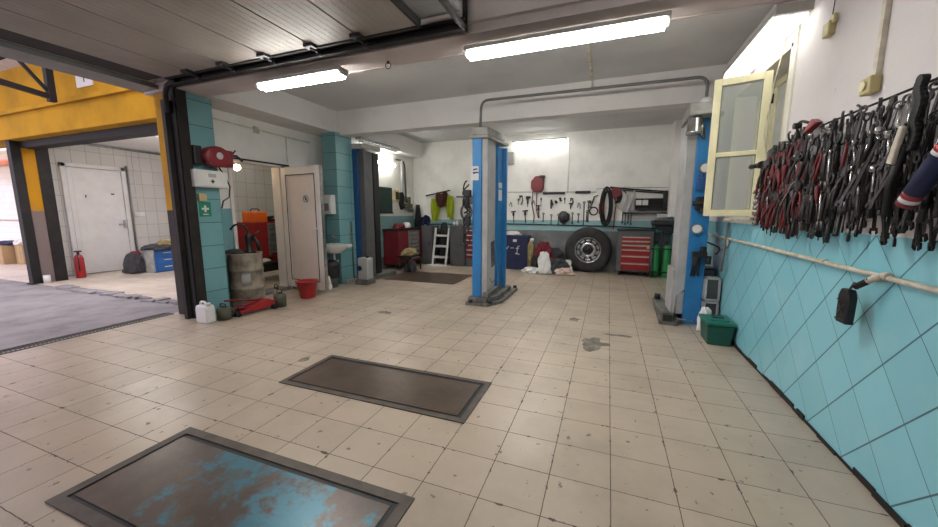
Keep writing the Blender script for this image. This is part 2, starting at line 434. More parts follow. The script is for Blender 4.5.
# near pier between the garage opening and the doorway
g = G(); g.box((-5.50,3.12,0),(-5.0,3.5,2.95), 0)
o = struct('wall_left_pier', g, [m_tealtile_y, m_pier])
for f in o.data.polygons:
    if f.normal.y < -.5 or f.normal.x < -.5: f.material_index = 1
g = G(); g.box((WL-.25,-3,2.91),(-5.3,3.12,CZ+.1)); struct('wall_left_lintel', g, m_greysteel)
# a pale strip along the lintel
g = G(); g.box((-5.3,-2,2.97),(-5.27,3.02,3.03)); struct('trim_5', g, m_beam)
g = G(); g.box((-5.3,-2,3.03),(-5.2,3.05,3.1)); struct('trim_6', g, m_dark)
# front wall behind the camera
g = G(); g.box((WL-.25,-3.2,0),(WR+.3,-3,CZ+.1)); struct('wall_front', g, m_wall)
# ceiling and beams
g = G(); g.box((WL-.3,-3.2,CZ),(WR+.3,WB+.2,CZ+.15)); struct('ceiling', g, m_ceil)
g = G(); g.box((WL-.2,3.07,2.88),(WR+.01,3.42,CZ+.01)); g.box((WL-.2,3.03,2.955),(WR+.01,3.08,3.02)); g.box((WL-.2,3.395,2.872),(WR+.01,3.42,2.885))
struct('ceiling_beam_front', g, m_beamdk)
g = G(); g.box((WL-.1,3.42,2.87),(-4.84,WB+.01,CZ+.01)); struct('ceiling_beam_left', g, m_beam)
g = G(); g.box((-4.85,5.75,2.83),(WR+.01,5.98,CZ+.01)); struct('ceiling_beam_rear', g, m_beam)

# ---- side room behind the doorway
g = G(); g.box((-6.6,3.88,0),(-5.6,3.96,2.9)); g.box((-8.0,4.62,0),(-6.6,4.70,2.9)); g.box((-8.0,7.2,0),(-5.6,7.3,2.9)); struct('wall_side_room', g, m_whitetile_x)
g = G(); g.box((-8.08,4.62,0),(-8.0,7.3,2.9)); g.box((-6.68,3.88,0),(-6.6,4.70,2.9)); struct('wall_side_room_far', g, m_whitetile_y)
g = G(); g.box((-8.08,4.62,2.8),(-5.58,7.3,2.9)); g.box((-6.68,3.88,2.8),(-5.58,4.62,2.9)); struct('ceiling_side_room', g, m_wall)

# ---- neighbouring bay and yard
g = G(); g.box((-11.2,3.9,0),(-11.0,6.6,3.2)); struct('wall_bay_west', g, m_whitetile_y)
g = G(); g.box((-11.2,6.5,0),(-8.7,6.7,3.2)); struct('wall_bay_north', g, m_whitetile_x)
g = G(); g.box((-11.2,3.85,2.93),(-8.7,6.7,3.05)); g.box((-8.8,3.85,2.93),(-5.6,3.9,3.05)); struct('ceiling_bay', g, m_wall)
g = G(); g.box((-26,3.42,2.72),(-5.5,3.86,3.14), 0); g.box((-26,3.5,3.14),(-5.5,3.82,5.2), 0); g.box((-19,3.36,3.12),(-5.5,3.44,3.19), 0)
struct('wall_yard_lintel', g, m_yellow)
g = G(); g.box((-10.45,3.6,2.6),(-5.57,3.82,2.74)); g.box((-10.7,3.78,0),(-10.45,3.96,2.74)); struct('trim_7', g, m_dark)
g = G(); g.box((-10.8,3.60,0),(-10.47,3.78,2.75)); struct('wall_yard_pillar', g, m_pier2)
g = G(); g.box((-26,6.0,0),(-11.2,6.2,3.4)); struct('wall_far_bay', g, m_whitetile_x)
g = G(); g.prism([(2.4,4.15),(3.5,3.92),(3.5,3.98),(2.4,4.21)], 'x', -19, -7.0); struct('ceiling_yard_roof', g, m_roofw)
g = G(); g.prism([(-6,5.2),(-.5,5.2),(-.5,5.25),(-6,5.25)], 'x', -19, -5.6); struct('ceiling_yard_canopy', g, m_roofw)
# ------------------------------------------------------------------ raised sectional door
t = thing('sectional_garage_door', 'raised grey-brown sectional garage door hanging level under the ceiling at upper left', 'garage door', (-3.3, 1.2, 2.9))
DZ0 = 2.93
sx = [-4.86,-4.38,-3.82,-3.24,-2.65,-2.13,-1.56]
for a, b in zip(sx, sx[1:]):
    g = G()
    g.box((a+.008,-1.9,DZ0),(b-.008,2.90,DZ0+.045))
    n = 8
    for k in range(1, n):
        xx = a+(b-a)*k/n; g.box((xx-.002,-1.88,DZ0-.0010),(xx+.002,2.88,DZ0))
    g.build('door_section', m_panel, t)
g = G(); g.box((-4.86,2.88,DZ0-.012),(-1.56,2.91,DZ0+.06)); g.build('end_cap', m_dark, t)
g = G(); g.box((-5.2,-1.9,2.945),(-4.86,2.9,3.06)); g.build('bottom_section', m_dark, t)
g = G(); g.box((-1.56,-1.9,DZ0+.05),(-1.18,2.9,DZ0+.1)); g.build('end_panel', m_greysteel, t)
g = G()
g.box((-1.56,-1.9,DZ0-.01),(-1.535,2.9,DZ0+.06)); g.build('end_rail', m_dark, t)
for xx in sx[1:6]:
    for yy in (2.83, .9):
        g = G(); g.box((xx-.05,yy-.035,DZ0-.03),(xx+.05,yy+.035,DZ0)); g.cyl((xx,yy,DZ0-.03),(xx,yy+.12,DZ0-.03),.012)
        if yy > 2: g.cyl((xx,yy+.1,DZ0-.03),(xx,yy+.14,DZ0-.03),.03)
        g.build('hinge_bracket', m_black, t)
t = thing('door_track', 'dark steel roller track of the raised garage door, running along the front beam', 'door track', (-5.1, 2.95, 0))
g = G(); P = path((-1.17,2.93,2.885),(-4.97,2.93,2.885),(-5.12,2.99,2.5), r=.14)
g.box((-4.95,2.95,2.875),(-1.17,3.025,2.89)); g.box((-4.95,3.01,2.88),(-1.17,3.025,2.96)); g.box((-4.95,2.95,2.95),(-1.17,3.025,2.962))
g.tube(path((-4.8,2.98,2.915),(-5.06,2.98,2.915),(-5.08,3.02,2.6), r=.2),.03,8)
g.build('rail', m_dark, t)
g = G(); g.box((-5.14,3.05,0),(-4.97,3.115,2.95)); g.box((-4.995,3.05,0),(-4.965,3.17,2.95)); g.box((-5.16,2.99,0),(-5.1,3.05,2.75)); g.build('upright', m_dark, t)
g = G(); g.box((-1.2,2.99,2.87),(-1.17,3.03,CZ)); g.box((-1.2,1.2,2.88),(-1.17,3.0,2.92)); g.box((-1.2,1.2,2.9),(-1.17,1.24,CZ)); g.build('hanger', m_dark, t)

# ------------------------------------------------------------------ fluorescent lights
def light_x(name, x0, x1, y, z, w, label, strength=m_tube, tubes=2, drop=.0):
    t = thing(name, label, 'ceiling light', ((x0+x1)/2, y, z))
    g = G(); g.box((x0,y-w/2,z),(x1,y+w/2,z+.035)); g.prism([(y-w/2,z),(y+w/2,z),(y+w/2-.03,z-.03),(y-w/2+.03,z-.03)],'x',x0,x0+.03); g.prism([(y-w/2,z),(y+w/2,z),(y+w/2-.03,z-.03),(y-w/2+.03,z-.03)],'x',x1-.03,x1)
    g.build('housing', m_lampbody, t, .006)
    for k in range(tubes):
        yy = y+(k-(tubes-1)/2)*w*.45
        g = G(); g.cyl((x0+.03,yy,z-.028),(x1-.03,yy,z-.028),w*.19,seg=14); g.build('tube', strength, t)
    return t
light_x('fluorescent_light', -3.62,-2.5,3.1,2.765,.14,'short double fluorescent ceiling light under the front beam, left, near the garage door track')
light_x('fluorescent_light', -1.22,.34,3.12,2.755,.135,'long bright fluorescent ceiling light in the middle of the front beam')
def light_y(x, y0, y1, z, w, label, em=m_tubew):
    t = thing('fluorescent_light', label, 'ceiling light', (x,(y0+y1)/2,z))
    g = G(); g.box((x-w/2,y0,z),(x+w/2,y1,z+.035)); g.box((x-w/2-.01,y0-.02,z-.03),(x+w/2+.01,y0+.02,z+.04)); g.build('housing', m_lampbody, t, .006)
    for k in (-.28,.28):
        g = G(); g.cyl((x+k*w,y0+.03,z-.028),(x+k*w,y1-.03,z-.028),w*.22,seg=14); g.build('tube', em, t)
    return t
light_y(1.15,3.42,4.72,2.82,.2,'bright double fluorescent light over the open window by the right wall')
t = light_x('fluorescent_light', -2.28,-1.0,8.96,3.08,.1,'fluorescent light high on the rear white wall above the red welding mask', m_tuber, tubes=1)
light_x('fluorescent_light', -2.2,-.8,6.5,3.2,.14,'unseen fill light added behind the rear beam over the middle of the rear bay', m_tube)  # unseen lamp added to brighten the rear bay
light_x('fluorescent_light', -2.6,-1.1,-.6,3.2,.17,'unseen double fluorescent fill light added above the near end of the workshop')  # unseen lamp added behind the camera to fill the room
t = thing('fluorescent_light','unlit slim batten light along the side beam above the rear left lift column','ceiling light',(-4.78,7.4,2.84))
g = G(); g.box((-4.84,6.25,2.84),(-4.72,7.75,2.9)); g.build('housing', m_chrome, t); g = G(); g.cyl((-4.79,6.3,2.82),(-4.79,7.7,2.82),.018); g.build('tube', m_white, t)
t = thing('fluorescent_light','glowing upright-mounted light on the rear left wall behind the dark lift column','ceiling light',(-5.1,7.2,2.6))
g = G(); g.box((-5.15,6.85,2.50),(-5.11,8.05,2.60)); g.build('housing', m_lampbody, t); g = G(); g.cyl((-5.07,6.88,2.55),(-5.07,8.02,2.55),.045); g.build('tube', m_tuber, t)
# small hook ring under the front beam
one('hook_ring', G().tube([(-2.12+.03*math.cos(a),3.3,2.84+.03*math.sin(a)) for a in [i*PI/6 for i in range(12)]],.004,6,closed=True).cyl((-2.12,3.3,2.86),(-2.12,3.3,2.885),.012), m_dark, 'small dark wire ring hanging under the front beam between the two lights', 'hook')

# ------------------------------------------------------------------ service pits
def pit(x0,x1,y0,y1,fr,label,mat):
    t = thing('pit_cover', label, 'floor hatch', ((x0+x1)/2,(y0+y1)/2,0))
    g = G()
    for a, b in (((x0,y0),(x1,y0+fr)),((x0,y1-fr),(x1,y1)),((x0,y0+fr),(x0+fr,y1-fr)),((x1-fr,y0+fr),(x1,y1-fr))): g.box((a[0],a[1],-.002),(b[0],b[1],.008))
    g.build('frame', m_pitframe, t)
    g = G(); g.box((x0+fr,y0+fr,-.005),(x1-fr,y1-fr,.002)); g.build('gap', m_black, t)
    g = G(); g.box((x0+fr+.02,y0+fr+.02,.0),(x1-fr-.03,y1-fr-.03,.007))
    g.build('plate', mat, t)
pit(-2.49,-.82,.74,1.40,.055,'near floor hatch with worn sky-blue and brown steel plate, at the bottom edge', m_pitb)
pit(-2.48,-.83,2.08,2.70,.045,'plain brown steel floor hatch, second from the camera, in the middle of the tiles', m_pit)
g = G(); g.box((-4.4,6.35,-.001),(-2.75,7.5,.004)); one('floor_plate', g, m_pit, 'dark floor plate on the rear tiles between the two left lift columns', 'floor hatch')
# drainage channel
t = thing('drain_channel', 'long dark slotted drain channel between yard concrete and tiles at left', 'drain', (-5.62,1,0))
g = G(); g.box((-5.72,-2,-.03),(-5.56,3.08,-.004)); g.build('channel', m_black, t)
g = G(); 
for k in range(160): g.box((-5.71,-2+.032*k,-.006),(-5.57,-2+.032*k+.014,.003))
g.box((-5.735,-2,-.01),(-5.705,3.08,.005)); g.box((-5.575,-2,-.01),(-5.545,3.08,.005)); g.build('grate', m_asph, t)
# floor patches
def blotch(name, c, rx, ry, seed, mat, label, h=.003):
    rn = random.Random(seed); n = 22
    ph = [rn.uniform(.55,1.15) for _ in range(n)]
    poly = [(c[0]+rx*ph[i]*math.cos(2*PI*i/n), c[1]+ry*ph[i]*math.sin(2*PI*i/n)) for i in range(n)]
    g = G(); g.prism(poly,'z',.0002,h); return one(name, g, mat, label, 'floor damage')
m_patch = M('broken_mortar', (.16,.145,.125), .9, 0, (.38,.34,.28), .8, 7)
blotch('mortar_patch', (-.08,3.95), .15,.22, 2, m_patch, 'grey broken mortar patch in the tiles, middle right of the floor')
blotch('mortar_patch', (.17,4.33), .16,.035, 5, m_patch, 'thin long grey chip in the tiles just behind the big mortar patch')
blotch('mortar_patch', (-.35,4.8), .07,.09, 8, m_patch, 'small dark chip in the tiles left of and beyond the big mortar patch')
blotch('mortar_patch', (-2.87,4.2), .12,.06, 9, m_patch, 'dark oval stain on the tiles between the red bucket and the middle lift')
blotch('mortar_patch', (-2.66,2.62-.1), .05,.07, 19, m_patch, 'small dark chip at the left corner of the brown floor hatch')

# ------------------------------------------------------------------ lifts
def lift_mid():
    t = thing('car_lift_column', 'blue and grey two-post car lift column in the middle of the workshop', 'car lift', (-1.8,5.5,0))
    g = G(); g.box((-1.93,5.1,.1),(-1.79,5.45,2.45)); g.build('post', m_blue, t, .008)
    g = G(); g.box((-1.79,5.12,.1),(-1.70,5.52,2.44)); g.build('cover', m_liftgrey, t, .006)
    g = G(); g.box((-1.80,5.53,.1),(-1.735,5.60,2.42)); g.build('slot_strip', m_liftdk, t)
    g = G(); g.box((-1.80,5.60,.1),(-1.68,5.85,2.42)); g.box((-1.72,5.86,.1),(-1.62,5.93,2.42)); g.build('flange', m_blue, t, .006)
    g = G(); g.box((-1.83,5.15,.6),(-1.8,5.85,2.4)); g.build('back_plate', m_liftdk, t)
    g = G(); g.prism([(-1.96,5.07),(-1.68,5.07),(-1.60,5.9),(-1.88,5.93)],'z',2.45,2.49); g.prism([(-1.93,5.1),(-1.7,5.1),(-1.62,5.75),(-1.88,5.75)],'z',2.5,2.6); g.ball((-1.78,5.4,2.6),(.07,.12,.05)); g.build('top_cap', m_liftcap, t, .006)
    g = G(); g.prism([(-2.0,4.98),(-1.66,4.98),(-1.50,5.3),(-1.50,6.3),(-1.75,6.35),(-2.0,6.2)],'z',0,.05); g.prism([(-1.97,5.02),(-1.68,5.0),(-1.56,5.3),(-1.58,6.1),(-1.9,6.1)],'z',.05,.12); g.box((-1.74,5.05,.12),(-1.66,6.0,.2)); g.build('base_foot', m_foot, t, .008)
    for p in ((-1.92,5.0),(-1.62,5.04),(-1.55,6.3)):
        g = G(); g.cyl((p[0],p[1]-.005,.05),(p[0],p[1]-.005,.085),.035,seg=12); g.build('foot_pad', m_black, t)
    g = G(); g.box((-1.925,5.094,1.98),(-1.83,5.1,2.06)); g.box((-1.925,5.094,1.86),(-1.83,5.1,1.96)); g.build('decal', m_white, t)
    g = G(); 
    for dz in (0,.05): g.prism([(-1.915,2.02-dz),(-1.85,2.03-dz),(-1.85,2.012-dz),(-1.915,2.0-dz)],'y',5.091,5.0945)
    g.build('decal_mark', m_navy, t)
    g = G(); g.box((-1.679,5.62,1.78),(-1.674,5.8,1.86)); g.box((-1.679,5.62,1.58),(-1.674,5.8,1.75)); g.build('decal', m_white, t)
    g = G(); g.box((-1.705,5.3,.55),(-1.695,5.5,.95), rot=Matrix.Rotation(.1,3,'X')); g.tube(path((-1.68,5.2,.4),(-1.67,5.3,.3),(-1.68,5.45,.33)),.006,6); g.build('latch', m_chrome, t)
    t.location.x += .035
lift_mid()
g = G(); rr = random.Random(4)
t = thing('air_hose_cluster', 'black air hoses and fittings hung on the left edge of the middle lift column', 'hose', (-1.97,5.1,1.0))
for k in range(16):
    z = 1.85-k*.055; a = rr.uniform(0,6)
    g.tube([(-1.97+.05*math.cos(a+i*.6), 5.05+.02*math.sin(i), z-.03*i+.02*math.sin(a*i)) for i in range(6)], .011, 6)
g.build('hose', m_black, t)
g = G(); g.box((-2.0,5.0,1.62),(-1.9,5.09,1.72)); g.cyl((-1.96,5.05,1.45),(-1.96,5.05,1.6),.04); g.box((-1.99,5.02,1.2),(-1.91,5.09,1.34)); g.build('valve_block', m_black, t, .01)
# cable bow over both lifts
g = G(); g.tube(path((-1.85,5.3,2.5),(-1.83,5.3,3.02),(1.03,5.3,3.0),(1.03,5.3,2.45),r=.12),.019,10)
one('conduit_bow', g, m_conduit, 'grey arched cable conduit joining the tops of the middle and right lift columns', 'pipe')
g = G(); g.box((-.325,3.45,CZ-.02),(-.295,5.75,CZ)); g.tube([(-.31,5.73,CZ-.02),(-.31,5.73,3.12)],.012,6); one('conduit_drop', g, m_pipe, 'thin white conduit along the ceiling above the arched cable conduit', 'pipe')

def lift_right():
    t = thing('car_lift_column', 'car lift column with motor, gauges and blue front beside the open window at right', 'car lift', (1.0,5.4,0))
    g = G(); g.box((.935,5.1,.0),(1.13,5.6,2.5)); g.build('post', m_blue, t, .008)
    g = G(); g.box((.83,5.11,.12),(.935,5.56,2.46)); g.build('cover', m_liftgrey, t, .008)
    g = G(); g.box((.80,5.14,.1),(.83,5.6,.68)); g.build('lower_cover', m_liftgrey, t, .006)
    g = G(); g.prism([(.80,5.0),(.85,4.86),(1.05,4.86),(1.16,5.0),(1.16,5.6),(.82,5.6)],'z',2.48,2.52); g.prism([(.82,5.0),(1.08,5.0),(1.08,5.5),(.84,5.5)],'z',2.52,2.64); g.build('top_cap', m_liftcap, t, .01)
    g = G(); g.lathe((.87,4.98,2.28),[(.0,0),(.07,0),(.085,.012),(.085,.03),(.078,.04),(.078,.17),(.07,.2),(.05,.2)],20); g.cyl((.94,4.96,2.26),(.94,4.96,2.42),.025); g.build('motor', m_chrome, t)
    g = G(); g.tube(path((.95,4.96,2.42),(.98,4.93,2.2),(.9,4.95,2.3)),.009,6); g.build('motor_cable', m_black, t)
    g = G(); g.lathe((1.0,5.2,2.62),[(.0,0),(.07,0),(.075,.08),(.05,.11),(0,.115)],16); g.build('reflection_blob', m_white, t)  # white body shaped for a bright tube reflection at the cap
    for (x,z) in ((1.03,1.91),(1.0,1.2)):
        g = G(); g.cyl((x,5.1,z),(x,5.045,z),.062,seg=24); g.build('gauge', m_chrome, t)
        g = G(); g.cyl((x,5.046,z),(x,5.04,z),.048,seg=24); g.build('gauge_face', m_white, t)
    g = G(); g.box((.96,5.04,1.66),(1.1,5.1,1.8)); 
    for k in range(4): g.cyl((.975+.035*k,5.05,1.8),(.975+.035*k,5.05,1.84),.013,seg=8)
    g.build('fuse_block', m_blued, t, .004)
    g = G(); g.box((.97,5.02,1.42),(1.08,5.1,1.58)); g.cyl((.93,5.04,1.5),(1.12,5.04,1.5),.03); g.cyl((1.03,5.03,1.38),(1.03,5.03,1.44),.03); g.build('control_valve', m_tooldk, t, .006)
    g = G(); g.prism([(.66,4.97),(.85,4.95),(.9,5.15),(.9,6.2),(.72,6.3)],'z',0,.05); g.box((.71,5.02,.05),(.83,6.1,.12)); g.box((.84,5.05,.05),(.93,5.1,.06)); g.build('base_foot', m_foot, t, .008)
    g = G(); g.box((.70,4.96,.05),(.8,5.08,.13)); g.cyl((.74,5.9,.12),(.74,5.9,.2),.04); g.build('foot_pad', m_black, t)
    g = G(); g.tube(path((.83,5.02,.07),(.84,5.02,.38),(.93,5.05,.44),r=.04),.011,8); g.tube(path((.84,5.02,.09),(.95,4.98,.08),(1.05,5.0,.08)),.008,6); g.build('guard_bar', m_chrome, t)
    g = G(); rn = random.Random(8)
    for k in range(3):
        a = (-.03,0,.04)[k]; g.tube([(1.02+a+.008*math.sin(i*1.1+k),5.07,.9-i*.07) for i in range(5)],.012,6)
    g.build('air_hose', m_black, t)
lift_right()
t = thing('air_tool_cluster', 'black air fittings on the right lift column, below its lower gauge', 'fitting', (1.08,5.03,.9))
g = G(); g.box((.97,4.98,.86),(1.12,5.06,.93)); g.cyl((1.02,5.02,.76),(1.02,5.02,.88),.035); g.cyl((1.14,5.02,.78),(1.14,5.02,.88),.03); g.cyl((1.08,5.02,.93),(1.08,5.02,.99),.035); g.tube(path((1.2,5.0,.9),(1.26,5.0,.98),(1.1,4.98,1.05)),.012,6); g.build('filter_body', m_black, t, .006)

t = thing('car_lift_column', 'dark lift column with navy edge beside the teal tiled column at rear left', 'car lift', (-4.6,6.4,0))
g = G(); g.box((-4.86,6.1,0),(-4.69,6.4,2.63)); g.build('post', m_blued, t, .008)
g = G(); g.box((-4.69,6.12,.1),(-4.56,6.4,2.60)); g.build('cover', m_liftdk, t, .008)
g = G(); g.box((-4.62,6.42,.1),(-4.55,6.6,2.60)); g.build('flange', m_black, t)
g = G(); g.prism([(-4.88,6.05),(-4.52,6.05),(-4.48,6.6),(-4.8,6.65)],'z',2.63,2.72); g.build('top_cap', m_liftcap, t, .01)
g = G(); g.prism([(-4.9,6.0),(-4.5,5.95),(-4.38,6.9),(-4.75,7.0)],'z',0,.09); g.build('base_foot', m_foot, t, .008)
t = thing('hydraulic_unit', 'grey box-shaped hydraulic unit standing at the foot of the dark rear left lift column', 'hydraulic unit', (-4.40,5.8,0))
g = G(); g.box((-4.50,5.72,.1),(-4.28,5.92,.52)); g.build('tank', m_liftgrey, t, .02)
g = G(); g.box((-4.54,5.68,.0),(-4.25,5.94,.1)); g.build('base', m_foot, t, .01)
g = G(); g.cyl((-4.45,5.705,.32),(-4.45,5.72,.32),.05); g.build('label_plate', m_navy, t)
g = G(); g.lathe((-4.34,5.82,.52),[(.0,0),(.03,0),(.03,.03),(0,.03)],12); g.build('filler_cap', m_black, t)

# ------------------------------------------------------------------ doorway door
ang = math.atan2(-(4.8-4.9), (-4.32+5.38))
t = thing('white_door', 'open white plastic door with a pink-tinted panel, hinged at the left doorway', 'door', (-5.38,4.9,.07))
dv = Vector((-4.3+5.38, 4.80-4.9, 0)); L = .94; rz = Matrix.Rotation(math.atan2(dv.y, dv.x), 3, 'Z')
def dbox(g, a, b): g.box((-5.38+a[0],4.9+a[1],.07+a[2]),(-5.38+b[0],4.9+b[1],.07+b[2]), rot=rz, piv=(-5.38,4.9,0)); return g
HD = 2.09
g = G(); dbox(g,(0,-.03,0),(.12,.03,HD)); dbox(g,(L-.12,-.03,0),(L,.03,HD)); dbox(g,(.12,-.03,0),(L-.12,.03,.14)); dbox(g,(.12,-.03,HD-.13),(L-.12,.03,HD)); g.build('frame', m_door, t, .005)
g = G(); dbox(g,(.125,-.012,.145),(L-.125,.012,HD-.135)); g.build('panel', M('glossy_door_panel', (.80,.69,.66), .12, 0, (.66,.56,.52)), t)
g = G()
for a, b in (((.115,-.034,.135),(.13,-.029,HD-.125)),((L-.13,-.034,.135),(L-.115,-.029,HD-.125)),((.115,-.034,.135),(L-.115,-.029,.147)),((.115,-.034,HD-.138),(L-.115,-.029,HD-.125))): dbox(g,a,b)
g.build('gasket', m_black, t)
g = G(); dbox(g,(L-.075,-.045,.93),(L-.045,-.03,1.15)); dbox(g,(L-.16,-.075,1.05),(L-.045,-.06,1.07)); dbox(g,(L-.065,-.075,1.05),(L-.045,-.03,1.07)); g.build('handle', m_white, t, .004)
g = G(); dbox(g,(.5,-.0165,1.36),(.66,-.0125,1.66)); s = g.build('notice', m_paper, t)
g = G(); c = Vector((-5.38,4.9,.07)) + rz @ Vector((.58,-.018,1.55)); g.tube([c + rz @ Vector((.055*math.cos(a),0,.055*math.sin(a))) for a in [i*PI/10 for i in range(20)]], .006, 6, closed=True)
g.tube([c + rz @ Vector((-.035,0,.035)), c + rz @ Vector((.035,0,-.035))], .006, 6); g.build('prohibition_ring', m_redh, t)
g = G(); g.ball(c, (.018,.004,.028)); g.build('figure_mark', m_black, t)
g = G(); dbox(g,(L,-.03,0),(L+.012,.03,HD)); g.build('edge_strip', m_chrome, t)
# closer strip above the doorway
t = one('door_rail', G().box((WL+.02,3.6,2.2),(WL+.04,5.05,2.225)), m_dark, 'thin dark rail over the left doorway running to the open white door', 'rail')
g = G(); g.tube([(WL+.015,3.5,2.74),(WL+.015,5.59,2.70)],.008,6); g.box((WL,4.42,2.66),(WL+.04,4.5,2.76)); one('wall_cable', g, m_pipe, 'thin cable with junction box high on the white wall above the doorway', 'cable')
g = G(); g.tube([(WL+.01,5.05,2.27),(WL+.01,5.05,2.72)],.006,6); one('wall_cable', g, m_pipe, 'short upright cable on the white wall above the open white door', 'cable')
# ------------------------------------------------------------------ near pier fittings
PX = -5.0
t = thing('hose_reel', 'red wall hose reel at the top of the teal pier left of the doorway', 'hose reel', (-4.9,3.4,1.98))
g = G(); g.lathe((PX,3.42,2.12),[(0,.02),(.13,.02),(.15,.04),(.15,.16),(.13,.18),(0,.18)],28,axis='x',sx=1.15,sy=.9); g.box((PX+.03,3.3,2.0),(PX+.17,3.62,2.22)); g.build('casing', m_dred, t, .02)
g = G(); g.cyl((PX+.18,3.42,2.13),(PX+.19,3.42,2.13),.045); g.build('badge', m_liftgrey, t)
g = G(); g.box((PX,3.17,2.0),(PX+.08,3.27,2.24)); g.build('bracket', m_black, t, .01)
g = G(); g.tube([(PX+.1,3.6,2.17),(PX+.12,3.7,2.17),(PX+.13,3.78,2.11)],[.012,.016,.02]); g.tube([(PX+.12,3.64,2.18),(PX+.14,3.68,2.24)],.01); g.build('nozzle', m_black, t)
g = G(); g.tube([(PX+.1,3.45,2.0),(PX+.09,3.52,1.9),(PX+.08,3.6,1.75),(PX+.07,3.58,1.6),(PX+.06,3.5,1.55),(PX+.06,3.47,1.45)],.009,6); g.build('cable', m_black, t)
t = thing('first_aid_cabinet', 'white first aid box with a dark cross under the red hose reel', 'first aid box', (-4.95,3.36,1.72))
g = G(); g.box((PX,3.13,1.72),(PX+.1,3.56,1.94)); g.build('body', m_white, t, .01)
g = G(); g.box((PX+.1,3.15,1.735),(PX+.108,3.54,1.925)); g.build('lid', m_white, t, .006)
g = G(); g.box((PX+.108,3.325,1.79),(PX+.111,3.375,1.805)); g.box((PX+.108,3.342,1.772),(PX+.111,3.358,1.823)); g.build('cross_mark', m_tooldk, t)
g = G(); g.box((PX+.108,3.3,1.85),(PX+.110,3.4,1.895)); g.build('printed_panel', m_liftgrey, t)
t = thing('junction_box', 'small yellowed square box above the green first aid sign', 'junction box', (-4.98,3.25,1.56))
g = G(); g.box((PX,3.2,1.54),(PX+.04,3.3,1.64)); g.build('body', m_yelbox, t, .006)
g = G(); g.cyl((PX+.04,3.25,1.59),(PX+.045,3.25,1.59),.02); g.build('knob', m_yelbox, t)
t = thing('first_aid_sign', 'green sign with a white cross on the teal pier', 'sign', (-4.995,3.28,1.34))
g = G(); g.box((PX,3.21,1.34),(PX+.006,3.36,1.53)); g.build('plate', m_sign, t)
g = G(); g.box((PX+.006,3.24,1.43),(PX+.008,3.33,1.455)); g.box((PX+.006,3.272,1.40),(PX+.008,3.298,1.485)); g.box((PX+.006,3.25,1.365),(PX+.008,3.32,1.375)); g.build('white_cross', m_white, t)
one('conduit', G().tube([(PX+.012,3.12,1.45),(PX+.012,3.12,2.85)],.012), m_pipe, 'thin pale conduit up the front corner of the teal pier', 'pipe')

# ------------------------------------------------------------------ drum and floor clutter
DC = (-5.06,3.84)
t = thing('oil_drum', 'dirty grey steel drum with a pale label standing between pier and doorway', 'drum', (DC[0],DC[1],0))
g = G(); r = .228
prof = [(0,0),(r-.01,0),(r,.012),(r,.03),(r-.004,.04),(r-.004,.26),(r+.006,.275),(r-.004,.29),(r-.004,.53),(r+.006,.545),(r-.004,.56),(r-.004,.77),(r,.78),(r,.8),(r-.012,.8),(r-.015,.785),(0,.785)]
g.lathe((*DC,0),prof,40); g.build('barrel', m_drum, t)
g = G(); a0 = math.radians(-62)
g.cloth(1,1,lambda u,v:(DC[0]+(r+.002)*math.cos(a0+u*.55+.1),DC[1]+(r+.002)*math.sin(a0+u*.55+.1),.34+v*.2),8,3,thick=.002); g.build('label_sheet', m_whitecloth, t)
g = G(); g.cyl((DC[0]+.12,DC[1]-.12,.785),(DC[0]+.12,DC[1]-.12,.81),.035); g.build('bung', m_black, t)
t = thing('grease_pump', 'dark hand pump with bent spout standing on the grey drum', 'pump', (DC[0]+.02,DC[1]+.04,.79))
x, y = DC[0]+.02, DC[1]+.06
g = G(); g.lathe((x,y,.79),[(0,0),(.09,0),(.09,.02),(.05,.05),(.045,.22),(.055,.24),(.04,.27),(.02,.3),(0,.3)],16); g.build('pump_body', m_tooldk, t)
g = G(); g.tube(path((x,y,1.05),(x-.02,y-.02,1.2),(x-.1,y-.12,1.22),(x-.14,y-.17,1.14),r=.04),.014,8); g.tube([(x+.02,y,1.0),(x+.1,y+.12,1.12)],.012); g.build('spout', m_tooldk, t)
g = G(); g.tube([(x+.05,y+.03,1.02),(x+.1,y+.06,.95),(x+.12,y+.08,.82)],.03); g.build('hose', m_black, t)
def rag(name, c, rad, seed, mat, label, cat='rag', group=None, sub=1, jit=.22):
    """a crumpled heap of cloth resting at c"""
    rn = random.Random(seed); g = G()
    nu, nv = 36, 14
    ph = [rn.uniform(0, 6.28) for _ in range(8)]
    prof = []
    vs = []
    for j in range(nv+1):
        th = j/nv*PI*.5
        ring = []
        for i in range(nu):
            a = 2*PI*i/nu
            k = 1+jit*(math.sin(3*a+ph[0]+3*th)*.5+(1-2*abs(math.sin(2.5*a+ph[1]-4*th)))*.5+(1-2*abs(math.sin(4.5*a+ph[2]+th*5)))*.35)
            rr_ = math.cos(th)**.7*k
            z = math.sin(th)*(1+jit*.8*math.sin(4*a+ph[3]+5*th)*math.cos(th))
            ring.append(g.bm.verts.new((c[0]+rad[0]*rr_*math.cos(a), c[1]+rad[1]*rr_*math.sin(a), c[2]+max(0,rad[2]*z))))
        vs.append(ring)
    for j in range(nv):
        for i in range(nu):
            f = g.bm.faces.new((vs[j][i],vs[j][(i+1)%nu],vs[j+1][(i+1)%nu],vs[j+1][i])); f.smooth = True
    g.bm.faces.new(vs[0][::-1])
    bmesh.ops.remove_doubles(g.bm, verts=g.bm.verts[:], dist=.0008)
    return one(name, g, mat, label, cat, group, 0, sub)
rag('rag', (DC[0]-.1,DC[1]-.1,.786),(.13,.12,.07),3,m_darkcloth,'crumpled dark rag on the lid of the grey drum')
t = thing('jerry_can', 'white plastic jerry can on the tiles in front of the teal pier', 'canister', (-4.74,3.0,0))
